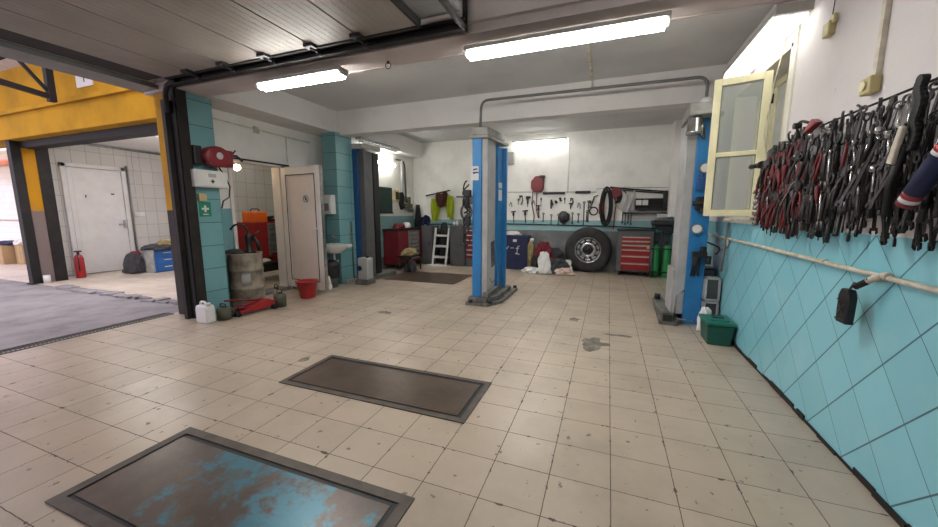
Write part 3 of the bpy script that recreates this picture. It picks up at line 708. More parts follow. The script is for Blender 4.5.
g = G(); g.prism([(-4.84,0),(-4.64,0),(-4.635,.02),(-4.635,.2),(-4.66,.235),(-4.82,.235),(-4.845,.2),(-4.845,.02)],'y',2.93,3.05); g.build('body', m_white, t, .02)
g = G(); g.tube(path((-4.82,2.99,.225),(-4.81,2.99,.27),(-4.72,2.99,.27),(-4.71,2.99,.225),r=.03),.014); g.build('handle', m_white, t)
g = G(); g.cyl((-4.67,2.99,.23),(-4.67,2.99,.262),.026); g.build('screw_cap', m_white, t)
def smallcan(name, c, r, h, mat, label):
    t = thing(name, label, 'canister', (c[0],c[1],0))
    g = G(); g.lathe((c[0],c[1],0),[(0,0),(r,0),(r,h*.75),(r*.7,h*.9),(r*.3,h*.92),(0,h*.92)],16); g.build('body', mat, t)
    g = G(); g.cyl((c[0],c[1],h*.9),(c[0],c[1],h),r*.3); g.build('cap', m_black, t)
    g = G(); g.tube(path((c[0]-r*.7,c[1],h*.8),(c[0]-r*.7,c[1],h*1.15),(c[0]+r*.5,c[1],h*1.15),(c[0]+r*.5,c[1],h*.85),r=.02),.007); g.build('handle', m_black, t)
smallcan('metal_can', (-4.66,3.17), .085,.18, m_olive, 'grimy olive can on the floor just right of the white jerry can')
smallcan('metal_can', (-4.52,3.93), .08,.22, m_olive, 'grimy olive can on the floor between red trolley jack and doorway')
smallcan('metal_can', (-4.68,4.02), .06,.26, m_drum, 'grey-brown can beside the drum, behind the red trolley jack')
t = thing('trolley_jack', 'low red trolley jack on the floor in front of the grey drum', 'jack', (-4.6,3.55,0))
g = G(); g.prism([(3.3,.05),(3.82,.05),(3.84,.12),(3.7,.17),(3.4,.1),(3.3,.08)],'x',-4.69,-4.66); g.prism([(3.3,.05),(3.82,.05),(3.84,.12),(3.7,.17),(3.4,.1),(3.3,.08)],'x',-4.54,-4.51); g.box((-4.66,3.68,.05),(-4.54,3.8,.14)); g.build('frame', m_red, t, .006)
g = G(); g.box((-4.63,3.32,.08),(-4.57,3.7,.12), rot=Matrix.Rotation(.15,3,'X')); g.cyl((-4.6,3.36,.1),(-4.6,3.36,.14),.045); g.build('lift_arm', m_dred, t, .005)
for (xx,yy,rr_) in ((-4.6,3.31,.035),(-4.72,3.78,.035),(-4.48,3.78,.035)):
    g = G(); g.cyl((xx-.03,yy,rr_),(xx+.03,yy,rr_),rr_); g.build('wheel', m_black, t)
g = G(); g.tube([(-4.6,3.78,.12),(-4.72,3.5,.18),(-4.83,3.3,.2)],.014); g.build('pump_handle', m_dred, t)
rag('rag', (-4.72,3.32,0),(.12,.08,.1),13,m_darkcloth,'dark crumpled rag between the olive can and the red trolley jack')
t = thing('red_bucket', 'red plastic bucket on the floor in front of the open white door', 'bucket', (-4.58,4.52,0))
g = G(); k = 1.2; g.lathe((-4.58,4.52,0),[(r_*k,h_*k*1.05) for r_,h_ in [(0,0),(.095,0),(.10,.01),(.118,.12),(.122,.125),(.135,.21),(.148,.212),(.148,.225),(.130,.225),(.115,.12),(.09,.02),(0,.02)]],28); g.build('pail', m_red, t)
g = G(); g.tube([(-4.58+.175*math.cos(a),4.52+.17*math.sin(a)*.9-.015,.27-.05*abs(math.sin(a))) for a in [PI+i*PI/12 for i in range(13)]],.004,6); g.build('bail_handle', m_dred, t)

# ------------------------------------------------------------------ sink corner
t = thing('wall_sink', 'small white wall-hung sink beside the teal column behind the open door', 'sink', (-4.9,5.5,.8))
g = G(); g.lathe((-4.76,5.40,.66),[(0,-.03),(.12,-.02),(.2,.05),(.26,.12),(.27,.135),(.24,.135),(.19,.06),(.1,.02),(0,.015)],28,sx=1.05,sy=.8); g.box((-5.0,5.48,.74),(-4.52,5.62,.80)); g.build('basin', m_white, t, .008)
g = G(); g.tube(path((-4.9,5.56,.80),(-4.9,5.56,.98),(-4.8,5.42,.95),r=.03),.012); g.cyl((-4.9,5.56,.89),(-4.83,5.56,.92),.008); g.build('tap', m_chrome, t)
g = G(); g.tube(path((-4.82,5.46,.64),(-4.82,5.46,.46),(-4.86,5.6,.46),r=.04),.018); g.build('drain_trap', m_white, t)
t = thing('soap_dispenser', 'white paper and soap dispenser on the teal column above the sink', 'dispenser', (-5.1,5.55,1.36))
g = G(); g.prism([(5.62,1.36),(5.62,1.72),(5.52,1.72),(5.47,1.66),(5.47,1.4),(5.5,1.36)],'x',-5.06,-4.86); g.build('case', m_white, t, .012)
g = G(); g.box((-5.02,5.465,1.42),(-4.9,5.47,1.56)); g.build('window', m_greysteel, t)
t = thing('waste_bin', 'black bin liner sack in a grey bin under the white sink', 'bin', (-4.96,5.35,0))
g = G(); g.lathe((-4.82,5.33,0),[(0,0),(.12,0),(.14,.2),(.15,.38),(.13,.38),(0,.36)],20); g.build('bin', m_liftdk, t)
g = G(); g.ball((-4.82,5.33,.42),(.18,.16,.1),18,8,jit=.1,seed=4); g.lathe((-4.82,5.33,.18),[(.155,0),(.18,.12),(.17,.24)],18,cap=False); g.build('liner', m_black, t)
rag('rag', (-4.68,5.1,.0),(.07,.06,.26),23,m_whitecloth,'pale crumpled paper hanging from the sack under the sink')
t = thing('floor_squeegee', 'floor squeegee with long pale handle leaning on the teal column', 'squeegee', (-4.77,5.9,0))
g = G(); g.tube([(-4.7,5.85,.08),(-4.79,5.95,1.22)],.012); g.build('handle', m_olive, t)
g = G(); g.box((-4.78,5.65,.0),(-4.72,6.02,.07)); g.build('blade', m_liftcap, t, .01)

# ------------------------------------------------------------------ side room
t = thing('roller_tool_cabinet', 'red tool cabinet with grey drawers seen through the doorway', 'tool cabinet', (-6.6,5.4,0))
g = G(); g.box((-6.8,5.04,.5),(-6.35,5.68,1.2)); g.build('body', m_red, t, .008)
for k in range(6):
    g = G(); z0 = .54+k*.107; g.box((-6.36,5.34,z0),(-6.335,5.64,z0+.098)); d = g.build('drawer', m_greysteel, t, .003)
    g = G(); g.box((-6.335,5.38,z0+.075),(-6.325,5.6,z0+.088)); g.build('drawer_pull', m_chrome, d)
g = G(); g.box((-6.8,5.04,.42),(-6.35,5.68,.5)); g.build('plinth', m_black, t)
t = thing('side_workbench', 'brown wooden bench in the side room carrying the red tool cabinet', 'workbench', (-6.6,5.4,0))
g = G(); g.box((-6.9,4.95,.38),(-6.3,6.2,.42)); g.build('top', m_pit, t)
g = G(); g.box((-6.32,4.98,.22),(-6.3,6.15,.38)); g.build('apron', m_dark, t)
for xx,yy in ((-6.85,5.0),(-6.36,5.0),(-6.85,6.14),(-6.36,6.14)):
    g = G(); g.box((xx-.03,yy-.03,0),(xx+.03,yy+.03,.38)); g.build('leg', m_dark, t)
t = thing('orange_case', 'bright orange plastic case standing on the red tool cabinet in the side room', 'case', (-6.6,5.28,1.2))
g = G(); g.box((-6.75,5.12,1.2),(-6.42,5.43,1.41)); g.build('body', m_orange, t, .02)
g = G(); g.tube(path((-6.58,5.18,1.4),(-6.58,5.2,1.46),(-6.58,5.36,1.46),(-6.58,5.38,1.4),r=.02),.01); g.build('handle', m_black, t)
g = G(); g.box((-6.7,5.47,1.2),(-6.45,5.62,1.26)); g.cyl((-6.5,5.5,1.28),(-6.5,5.62,1.3),.03); one('hand_drill', g, m_black, 'small black power tool lying right of the orange case on the red cabinet', 'power tool')
g = G(); g.lathe((-6.3,5.5,.52),[(0,0),(.09,0),(.13,.07),(.12,.07),(.08,.01),(0,.01)],18); g.box((-6.42,5.4,.42),(-6.2,5.62,.53)); one('parts_tray', g, m_dred, 'dark red tray on the side room bench in front of the drawers', 'tray')
rag('rag', (-6.36,5.2,.42),(.1,.15,.07),33,m_whitecloth,'white rag on the side room bench beside the dark red tray')
t = thing('hanging_bulb', 'glowing warm bulb just inside the doorway below the red hose reel', 'lamp', (-6.1,4.72,2.14))
g = G(); g.ball((-6.1,4.62,2.17),.055); g.build('bulb', m_bulb, t)
g = G(); g.cyl((-6.1,4.62,2.21),(-6.1,4.62,2.3),.025); g.tube([(-6.1,4.62,2.3),(-6.1,4.62,2.8)],.006); g.build('socket_cord', m_black, t)
light_x('fluorescent_light', -7.5,-6.2,5.6,2.76,.1,'unseen fill light added inside the tiled side room behind the doorway', m_tuber, tubes=1)  # unseen lamp added to raise the side room's brightness

# ------------------------------------------------------------------ neighbouring bay
t = thing('bay_side_door', 'closed white door in the tiled wall of the neighbouring bay', 'door', (-10.96,4.85,0))
g = G(); g.box((-11.0,4.28,0),(-10.93,4.36,2.45)); g.box((-11.0,5.32,0),(-10.93,5.40,2.45)); g.box((-11.0,4.28,2.37),(-10.93,5.40,2.45)); g.build('frame', m_white, t, .005)
g = G(); g.box((-10.99,4.37,.02),(-10.95,5.31,2.36)); g.box((-10.95,4.45,.12),(-10.945,5.23,2.28)); g.build('leaf', m_white, t, .004)
g = G(); g.box((-10.95,5.24,1.02),(-10.9,5.27,1.2)); g.box((-10.92,5.14,1.1),(-10.905,5.27,1.12)); g.build('handle', m_chrome, t)
g = G(); g.box((-10.946,4.62,1.72),(-10.94,4.64,1.78)); g.box((-10.946,5.08,1.8),(-10.94,5.14,1.83)); g.build('fitting', m_tooldk, t)
t = thing('fire_extinguisher', 'red fire extinguisher standing at the foot of the yard pillar beside the white bay door', 'fire extinguisher', (-10.6,4.22,0))
g = G(); g.lathe((-10.55,4.2,0),[(0,0),(.075,0),(.08,.02),(.08,.42),(.05,.49),(.02,.5),(0,.5)],18); g.build('cylinder', m_red, t)
g = G(); g.cyl((-10.55,4.2,.5),(-10.55,4.2,.56),.022); g.box((-10.56,4.14,.55),(-10.54,4.26,.58)); g.tube([(-10.53,4.18,.52),(-10.47,4.16,.4),(-10.47,4.16,.15)],.012); g.build('valve_and_hose', m_black, t)
one('conduit', G().tube(path((-10.97,4.08,0.1),(-10.97,4.08,3.0-.06),(-10.97,4.5,3.0-.1),(-10.97,6.4,2.88),r=.3),.025,8), m_chrome, 'shiny conduit bending up beside the white bay door and along the wall top', 'pipe')
one('conduit', G().tube([(-10.98,5.6,1.35),(-10.98,5.6,2.85)],.012,8).box((-11.0,5.5,1.3),(-10.96,5.72,1.4)), m_white, 'thin conduit with double socket right of the white bay door', 'socket')
one('conduit', G().tube([(-10.98,5.46,0),(-10.98,5.46,2.5)],.02,8), m_greysteel, 'dark upright pipe next to the white bay door frame', 'pipe')
t = thing('blue_drawer_box', 'blue storage box with two drawers on the bay floor by the pier', 'storage box', (-9.9,5.4,0))
g = G(); g.box((-10.15,5.15,.0),(-9.75,5.78,.52)); g.build('body', m_boxblue, t, .015)
g = G(); g.box((-10.15,5.11,0),(-9.74,5.15,.53)); g.build('side_panel', m_liftcap, t)
for k in range(3):
    g = G(); g.box((-9.752,5.2,.03+k*.165),(-9.735,5.74,.18+k*.165)); d = g.build('drawer', m_boxblue, t, .006)
    g = G(); g.box((-9.735,5.34,.115+k*.165),(-9.725,5.5,.13+k*.165)); g.build('pull', m_white, d)
for k,(c,rd,mt,lb) in enumerate((((-10.2,4.98,0),(.26,.2,.46),m_darkcloth,'dark pile of rags on the floor left of the blue drawer box'),((-9.95,5.4,.52),(.3,.4,.14),m_darkcloth,'dark cloth pile on top of the blue drawer box'),((-9.9,5.5,.62),(.16,.2,.12),m_tancloth,'brown patterned cloth on top of the dark pile over the blue box'),((-10.25,5.05,.40),(.12,.12,.1),m_redcloth,'maroon cloth on the rag pile left of the blue box'))):
    rag('cloth_pile', c, rd, 40+k, mt, lb, 'cloth')
# yard side
t = thing('steel_post', 'slim black steel post standing before the yellow and grey yard pillar', 'post', (-10.52,3.52,0))
g = G(); g.box((-10.6,3.46,0),(-10.45,3.59,2.72)); g.build('post', m_dark, t)
g = G(); g.box((-10.63,3.43,0),(-10.42,3.59,.02)); g.build('foot_plate', m_dark, t)
one('conduit', G().cyl((-10.35,3.62,0),(-10.35,3.62,.16),.05), m_white, 'short pale pipe stub on the ground at the foot of the yard pillar', 'pipe')
for k,(xa,ya,wd,hh) in enumerate(((-15.9,4.55,.75,.5),(-15.05,4.75,.4,.5))):
    t = thing('cardboard_box', ['long cardboard box on the far floor at the left edge','small cardboard box next to the black steel post on the far floor'][k], 'box', (xa+wd/2,ya,0))
    g = G(); g.box((xa,ya,0),(xa+wd,ya+.5,hh)); g.build('carton', m_cardboard, t, .01)
    g = G(); g.box((xa+wd/2-.03,ya-.003,.02),(xa+wd/2+.03,ya,hh)); g.build('tape', m_yelbox, t)
rag('cloth_pile', (-15.5,4.8,.5),(.42,.25,.12),51,m_navy,'dark blue tarpaulin heap on the cardboard boxes at the left edge','cloth')
rag('cloth_pile', (-15.05,4.95,.5),(.2,.2,.2),52,m_whitecloth,'white sheet heap on the small cardboard box','cloth')
g = G(); g.tube([(-25,5.96,1.12),(-11.3,5.96,1.12)],.025); one('wall_pipe', g, m_pinkcloth, 'pinkish pipe across the far tiled wall above the cardboard boxes', 'pipe')
g = G(); g.tube([(-25,5.95,3.0),(-11.3,5.95,3.0)],.1); one('wall_pipe', g, m_orange, 'orange pipe high on the far tiled wall at the left edge', 'pipe')
t = thing('roof_truss', 'black steel roof truss end hanging over the yard at upper left', 'roof truss', (-8,3,3.1))
g = G(); g.box((-8.05,3.12,3.06),(-7.95,3.2,3.72)); g.build('end_post', m_dark, t)
def bar(g,a,b,r=.035): 
    a=Vector(a); b=Vector(b); d=(b-a); L_=d.length; q=Vector((0,1,0)).rotation_difference(d.normalized()).to_matrix(); m=(a+b)/2
    g.box((m.x-r,m.y-L_/2,m.z-r),(m.x+r,m.y+L_/2,m.z+r), rot=q)
g = G(); bar(g,(-8,3.16,3.13),(-8,.5,3.5)); g.build('bottom_chord', m_dark, t)
g = G(); bar(g,(-8,3.16,3.64),(-8,.5,3.9),.03); g.build('top_chord', m_dark, t)
g = G(); bar(g,(-8,3.16,3.16),(-8,2.83,3.62),.02); bar(g,(-8,2.83,3.62),(-8,2.4,3.26),.02); bar(g,(-8,2.4,3.26),(-8,2.0,3.72),.02); g.build('web_bar', m_dark, t)
t = thing('paper_notice', 'white paper notice with a small dark figure one on the yellow yard wall', 'notice', (-7.5,3.49,3.3))
g = G(); g.box((-8.05,3.488,3.36),(-7.6,3.5,3.6)); g.build('sheet', m_paper, t)
g = G(); g.box((-7.83,3.484,3.43),(-7.81,3.489,3.53)); g.box((-7.855,3.484,3.51),(-7.82,3.489,3.53)); g.build('print', m_tooldk, t)
light_x('fluorescent_light', -9.4,-7.6,4.1,2.86,.12,'unseen fill light added in the neighbouring tiled bay behind its dark lintel', m_tube)  # unseen lamp added to light up the neighbouring bay
# ------------------------------------------------------------------ rear wall
YB = WB
rr = random.Random(9)
t = thing('truck_wheel', 'big black truck wheel with grey steel rim leaning on the rear wall', 'wheel', (-.41,8.95,0))
c = (-.41,8.93,.52)
g = G(); g.lathe(c,[(.29,.12),(.31,.13),(.36,.145),(.42,.15),(.48,.145),(.515,.12),(.525,.08),(.515,.075),(.525,.03),(.515,0),(.525,-.03),(.515,-.075),(.525,-.08),(.515,-.12),(.48,-.145),(.42,-.15),(.36,-.145),(.31,-.13),(.29,-.12)],48,axis='y',cap=False)
o = g.build('tyre', m_rubber, t)
g = G(); g.lathe(c,[(.292,-.12),(.30,-.125),(.285,-.125),(.265,-.09),(.25,.0),(.24,.02),(.19,-.02),(.15,-.05),(.13,-.05),(.11,-.04),(.1,.0)],40,axis='y',cap=False)
o = g.build('rim', m_chrome, t)
g = G(); g.lathe(c,[(.105,.02),(.10,-.03),(.09,-.035),(.0,-.035)],24,axis='y'); g.lathe(c,[(0,-.06),(.06,-.055),(.065,-.03)],20,axis='y'); g.build('hub', m_tooldk, t)
for k in range(10):
    a = 2*PI*k/10; g = G(); p = (c[0]+.205*math.cos(a), c[1]-.02, c[2]+.205*math.sin(a)); g.cyl((p[0],p[1]+.03,p[2]),(p[0],p[1]-.02,p[2]),.024,seg=12); g.build('hand_hole', m_black, t)
# red cabinet right of the wheel
t = thing('drawer_cabinet', 'black tool trolley with six red drawers right of the truck wheel', 'tool cabinet', (.57,8.9,0))
g = G(); g.box((.22,8.62,.1),(.93,9.05,.99)); g.build('body', m_liftdk, t, .01)
g = G(); g.box((.20,8.60,.99),(.95,9.07,1.02)); g.build('top', m_black, t, .005)
zz = [.13,.30,.46,.60,.70,.79,.88]
for a, b in zip(zz, zz[1:]):
    g = G(); g.box((.30,8.60,a+.008),(.87,8.63,b-.008)); d = g.build('drawer', m_red, t, .004)
    g = G(); g.box((.31,8.585,b-.038),(.86,8.60,b-.010)); g.build('drawer_pull', m_pinkcloth, d)
for xx in (.28,.87):
    for yy in (8.68,8.98):
        g = G(); g.cyl((xx-.02,yy,.05),(xx+.02,yy,.05),.05); g.build('castor', m_black, t)
g = G(); g.box((.80,8.583,.62),(.86,8.60,.68)); g.build('sticker', m_yelbox, t)
# gas cylinders
t0 = thing('gas_cylinder', 'green gas cylinder next to the red-drawer trolley, left of the pair', 'gas cylinder', (1.0,8.75,0), )
g = G(); g.lathe((1.0,8.75,0),[(0,0),(.085,0),(.09,.02),(.09,.6),(.075,.67),(.03,.71),(0,.71)],20); g.build('cylinder', m_green, t0)
g = G(); g.cyl((1.0,8.75,.7),(1.0,8.75,.78),.022); g.cyl((.97,8.75,.76),(1.03,8.75,.76),.012); g.build('valve', m_tool, t0)
dup(t0, (1.2,8.70,0), None, 'green gas cylinder right of its twin, half behind the lift column')
t = thing('cylinder_trolley', 'black tubular trolley frame around the green gas cylinders', 'trolley', (1.1,8.62,0))
g = G(); g.tube([(1.1,8.62,.05),(1.1,8.62,1.15)],.014); g.tube([(.9,8.62,.1),(.9,8.7,1.2)],.012); g.tube([(.88,8.61,.12),(1.3,8.61,.12)],.014); g.tube([(.88,8.61,.62),(1.3,8.61,.62)],.012); g.build('frame', m_black, t)
g = G(); g.cyl((.9,8.6,.07),(.94,8.6,.07),.07); g.build('wheel', m_rubber, t)
g = G(); g.box((.88,8.5,1.12),(1.3,8.9,1.22)); g.prism([(.9,1.12),(1.3,1.12),(1.3,.95),(1.0,1.02)],'y',8.55,8.6); one('welding_feeder', g, m_black, 'black welding wire unit above the green gas cylinders', 'welding unit', None, .02)
one('paper_box', G().box((1.0,8.85,1.28),(1.2,9.05,1.36)), m_white, 'small white box on the shelf end above the green gas cylinders', 'box', None, .005)

# rails, shelf and tools on the rear wall
g = G()
for a, b in (((-2.5,1.9),(-.3,1.86)),): g.tube([(a[0],YB-.02,a[1]),(b[0],YB-.02,b[1])],.005,6)
g.build; one('tool_rail', g, m_tooldk, 'thin dark wire rail along the rear wall above the hanging tools', 'rail')
one('tool_rail', G().tube([(-4.8,YB-.02,1.06),(-2.4,YB-.03,1.1),(0,YB-.03,1.07),(1.2,YB-.03,1.03)],.012,6), m_dark, 'dark cable sagging along the teal band of the rear wall', 'cable')
one('conduit', G().tube([(-.94,YB-.008,1.85),(-.94,YB-.008,3.1)],.010,8), m_white, 'white conduit down the rear wall from the rear light', 'pipe')
one('wall_cable', G().tube([(-.3,YB-.01,1.93),(.3,YB-.01,1.95),(1.2,YB-.01,1.93)],.006,6), m_greysteel, 'thin cable line on the rear wall above the tool shelf', 'cable')
def wallthing(name, label, cat, x, z, g, mat, y=YB-.03):
    return one(name, g, mat, label, cat)
def bkbar(x0,x1,z,h,label):
    g = G(); g.box((x0,YB-.05,z-h/2),(x1,YB-.01,z+h/2)); n = int((x1-x0)/.06)
    for k in range(n): g.cyl((x0+.03+k*.06,YB-.05,z),(x0+.03+k*.06,YB-.09,z-.01),.006,seg=6)
    one('tool_bar', g, m_black, label, 'tool rack')
bkbar(-1.52,-1.0,1.845,.05,'long black peg bar on the rear wall right of the red welding mask')
bkbar(-.76,-.42,1.86,.06,'short black peg bar on the rear wall left of the hose coil')
# welding mask
t = thing('welding_mask', 'red bag-shaped welding mask hung high on the rear wall with cables below', 'welding mask', (-1.64,9.0,1.88))
g = G(); g.prism([(-1.72,1.87),(-1.56,1.87),(-1.50,1.95),(-1.49,2.22),(-1.54,2.26),(-1.70,2.26),(-1.80,2.14),(-1.80,1.97)],'y',8.92,9.07); g.build('shell', m_dred, t, .03)
g = G(); g.box((-1.60,8.90,2.2),(-1.47,9.0,2.27)); g.build('headband', m_tooldk, t, .01)
g = G(); g.tube([(-1.76,9.0,1.9),(-1.79,9.05,1.6),(-1.72,9.05,1.3),(-1.74,9.05,1.12)],.012,6); g.tube([(-1.66,9.0,1.88),(-1.68,9.05,1.5),(-1.62,9.05,1.25)],.012,6); g.build('cable', m_redh, t)
# tool shapes for the rear wall
def t_clamp(x,z,s=1):
    g = G(); g.tube([(x,YB-.04,z),(x+.05*s,YB-.05,z-.02*s),(x+.06*s,YB-.05,z-.12*s),(x+.02*s,YB-.05,z-.22*s)],.012,6); g.tube([(x,YB-.04,z),(x-.02*s,YB-.05,z-.1*s)],.012,6); g.box((x-.03*s,YB-.06,z-.03*s),(x+.05*s,YB-.03,z+.01)); return g
def t_drill(x,z,s=1):
    g = G(); g.cyl((x-.06*s,YB-.06,z),(x+.06*s,YB-.06,z),.028*s,seg=10); g.box((x-.03*s,YB-.08,z-.18*s),(x+.01*s,YB-.04,z)); g.box((x-.02*s,YB-.07,z-.26*s),(x+.0,YB-.05,z-.16*s)); return g
def t_spray(x,z,s=1):
    g = G(); g.cyl((x,YB-.06,z-.1*s),(x,YB-.06,z),.03*s,.02*s,seg=10); g.tube([(x-.07*s,YB-.06,z),(x+.07*s,YB-.06,z+.02*s)],.014,6); g.tube([(x,YB-.06,z-.08*s),(x+.02*s,YB-.06,z-.3*s)],.012,6); return g
def t_spanner(x,z,l):
    g = G(); g.box((x-.01,YB-.03,z-l),(x+.01,YB-.018,z)); g.tube([(x+.022*math.cos(a),YB-.024,z+.02+.022*math.sin(a)) for a in [i*PI/5 for i in range(10)]],.008,6,closed=True); g.box((x-.022,YB-.03,z-l-.03),(x-.006,YB-.018,z-l)); g.box((x+.006,YB-.03,z-l-.03),(x+.022,YB-.018,z-l)); return g
one('clamp_tool', t_clamp(-2.08,1.8), m_tooldk, 'dark curved clamp with red grip at the left of the rear tool wall', 'clamp')
one('air_gun', t_drill(-1.88,1.76,.9), m_black, 'black air gun hanging left of the red mask cables on the rear wall', 'air gun')
for k,(x,z,s) in enumerate(((-2.25,1.4,.9),(-1.62,1.55,1),(-1.95,1.42,1.0))):
    one('spray_gun', t_spray(x,z,s), [m_tooldk,m_tool,m_tooldk][k], ['dark spray gun nearest the middle lift column on the rear wall','steel spray gun hanging under the red welding mask','dark long-stem gun left of the mask cables, low on the rear wall'][k], 'spray gun')
g = G()
for k in range(3): g.cyl((-1.32+k*.1,YB-.05,1.66-.03*(k%2)+.04*k),(-1.28+k*.1,YB-.05,1.56+.05*k),.025,seg=8)
g.box((-1.34,YB-.03,1.48),(-1.3,YB-.01,1.7)); one('socket_set', g, m_black, 'black clip rail of sockets under the long peg bar', 'socket set')
for k in range(7):
    x = -1.5+.17*k+rr.uniform(-.03,.03)
    g = t_spanner(x,1.35+rr.uniform(-.05,.05),.14+rr.uniform(0,.08)); one('spanner', g, m_tooldk, 'small dark spanner in the loose lower row of the rear tool wall', 'spanner', 'spanners in the lower row of the rear tool wall')
g = G(); g.ball((-1.0,YB-.08,1.28),(.13,.06,.13),12,8,jit=.2,seed=3); g.cyl((-1.0,YB-.14,1.2),(-1.0,YB-.14,1.35),.03); one('grinder', g, m_tool, 'grey lumpy tool bundle on the teal band below the black sockets', 'grinder')
one('scissors', t_clamp(-.85,1.72,.7), m_tooldk, 'small dark hooked tool right of the long peg bar', 'hook')
one('pipe_wrench', t_spanner(-.55,1.6,.5), m_tool, 'long pale wrench hanging under the short peg bar', 'wrench')
one('pipe_wrench', t_spanner(-.45,1.62,.42), m_tooldk, 'long dark wrench just right of the long pale wrench', 'wrench')
g = G(); g.tube([(-.33+.09*math.cos(a),YB-.06,1.42+.09*math.sin(a)) for a in [i*PI/8 for i in range(16)]],.014,6,closed=True); g.tube([(-.4,YB-.05,1.5),(-.33,YB-.05,1.75),(-.25,YB-.05,1.78)],.012); one('chain_wrench', g, m_dark, 'round loop wrench hanging left of the hose coil', 'wrench')
g = G(); g.box((-.22,YB-.12,1.35),(-.1,YB-.03,1.6)); g.cyl((-.16,YB-.08,1.6),(-.16,YB-.08,1.75),.03); one('red_drill', g, m_dred, 'dark red power drill hanging beside the hose coil', 'drill', None, .02)
g = G()
for k in range(8):
    dx = rr.uniform(-.035,.035); g.tube([(-.06+dx+(.07+.008*k)*math.cos(a),YB-.05-.018*k,1.52+(.34+.015*k)*math.sin(a)) for a in [i*PI/12 for i in range(24)]],.013,6,closed=True)
one('hose_coil', g, m_black, 'tall black hose coil hanging on the rear wall above the truck wheel', 'hose')
g = G(); g.prism([(.02,1.82),(.1,1.68),(.24,1.78),(.26,1.9),(.14,1.96),(.04,1.93)],'y',8.98,9.06); g.tube([(.12,9.0,1.7),(.15,9.04,1.55),(.13,9.05,1.35),(.12,9.05,1.0)],.012,6); one('angle_grinder', g, m_dred, 'red angle grinder with hanging cable right of the hose coil', 'grinder', None, .015)
for k in range(11):
    x = -2.3+.185*k+rr.uniform(-.04,.04)
    if -1.45 < x < -1.1: continue
    z = 1.68+rr.uniform(-.08,.08); l = .1+rr.uniform(0,.08); g = G()
    if k % 3 == 0: g.tube([(x,YB-.03,z),(x+.03,YB-.04,z-.03),(x+.035,YB-.04,z-l)],.009,6); g.tube([(x,YB-.03,z),(x-.03,YB-.04,z-l*.8)],.009,6)
    elif k % 3 == 1: g.cyl((x,YB-.04,z),(x,YB-.04,z-l*.5),.018,seg=8); g.cyl((x,YB-.04,z-l*.5),(x,YB-.04,z-l*1.3),.007,seg=6)
    else: g.box((x-.04,YB-.06,z-.03),(x+.04,YB-.02,z)); g.box((x-.012,YB-.05,z-l),(x+.012,YB-.03,z))
    one('hand_tool', g, m_tooldk, 'small dark hand tool in the upper row of the rear tool wall', 'tool', 'small tools in the upper row of the rear tool wall')
# shelf rack of black boards on the right
t = thing('wall_shelf', 'low black wall shelf with a long bar over it, above the red-drawer trolley', 'shelf', (.65,9.0,1.36))
g = G(); g.box((.3,8.9,1.36),(1.18,9.09,1.39)); g.build('shelf_board', m_dark, t)
g = G(); g.box((.55,9.03,1.44),(1.2,9.08,1.70)); g.build('back_board', m_dark, t)
g = G(); g.box((.6,8.98,1.43),(1.2,9.02,1.5)); g.box((.6,8.98,1.53),(1.2,9.0,1.555)); g.build('front_rail', m_black, t)
g = G(); g.tube([(.15,9.0,1.9),(.6,9.0,1.85),(1.18,9.0,1.80)],.014,6); g.tube([(.0,9.02,1.96),(.5,9.02,1.9),(1.15,9.02,1.84)],.018,6); g.build('long_bar', m_tooldk, t)
g = G(); g.box((1.1,8.95,1.44),(1.18,9.05,1.86)); g.build('bracket', m_black, t)
for k in range(2): one('small_box', G().box((.56+k*.13,8.93,1.55),(.67+k*.13,9.0,1.66)), m_white, ['small white carton on the rear wall shelf, left of the two','small white carton on the rear wall shelf, right of the two'][k], 'box', None, .004)
g = G(); g.cloth(1,1,lambda u,v:(.12+.2*u+.04*math.sin(v*3),9.0+.02*math.sin(u*9),1.88-.3*v*(1-.2*u)),12,8); one('dark_cloth', g, m_darkcloth, 'dark cloth draped from the bar beside the pale rag on the rear wall', 'rag')
g = G(); g.cloth(1,1,lambda u,v:(.24+.28*u+.03*math.sin(v*5),8.93+.025*math.sin(u*14+v*2),1.83-.42*v+.06*math.cos(u*6)),16,10); one('pale_rag', g, m_whitecloth, 'pale grey rag hanging over the bar above the wall shelf', 'rag')
g = G()
for k in range(4): g.tube([(.3+k*.06,9.0,1.35),(.3+k*.06,9.0,1.18-.03*(k%2))],.01,6); g.ball((.3+k*.06,9.0,1.16-.03*(k%2)),.022,8,6)
one('hanging_fittings', g, m_tool, 'row of small steel fittings hanging under the wall shelf', 'fittings')
# clothes heap
t = thing('storage_bin', 'navy bin with white lettering by the rear wall right of the middle lift', 'bin', (-2.05,8.9,0))
g = G(); g.prism([(-2.35,0),(-1.8,0),(-1.77,.82),(-2.4,.85)],'y',8.62,9.02); g.build('tub', m_navy, t, .02)
g = G(); z0 = .52
def letter(pts,r=.012): g.tube([(x_,8.612,z_) for x_,z_ in pts],r,6)
letter([(-2.33,z0+.05),(-2.29,z0-.02),(-2.25,z0+.05)]); letter([(-2.2,z0+.01),(-2.12,z0+.01)]); letter([(-1.98,z0+.06),(-2.02,z0+.05),(-2.04,z0-.12)]); letter([(-2.07,z0+.0),(-1.99,z0+.01)]); letter([(-2.08,z0-.12),(-1.98,z0-.14)])
g.box((-2.14,8.605,.68),(-2.05,8.615,.74)); g.build('lettering', m_white, t)
rag('rag', (-2.2,8.82,.83),(.22,.16,.1),60,m_whitecloth,'cream cloth bundle on top of the navy bin')
t = thing('tall_jar', 'narrow tan plastic jar standing between navy bin and clothes heap', 'jar', (-1.70,8.6,0))
g = G(); g.lathe((-1.70,8.62,0),[(0,0),(.08,0),(.08,.62),(.04,.7),(0,.7)],14); g.build('body', m_tancloth, t)
g = G(); g.lathe((-1.68,8.62,.7),[(0,0),(.05,0),(.05,.07),(0,.08)],14); g.build('lid', m_white, t)
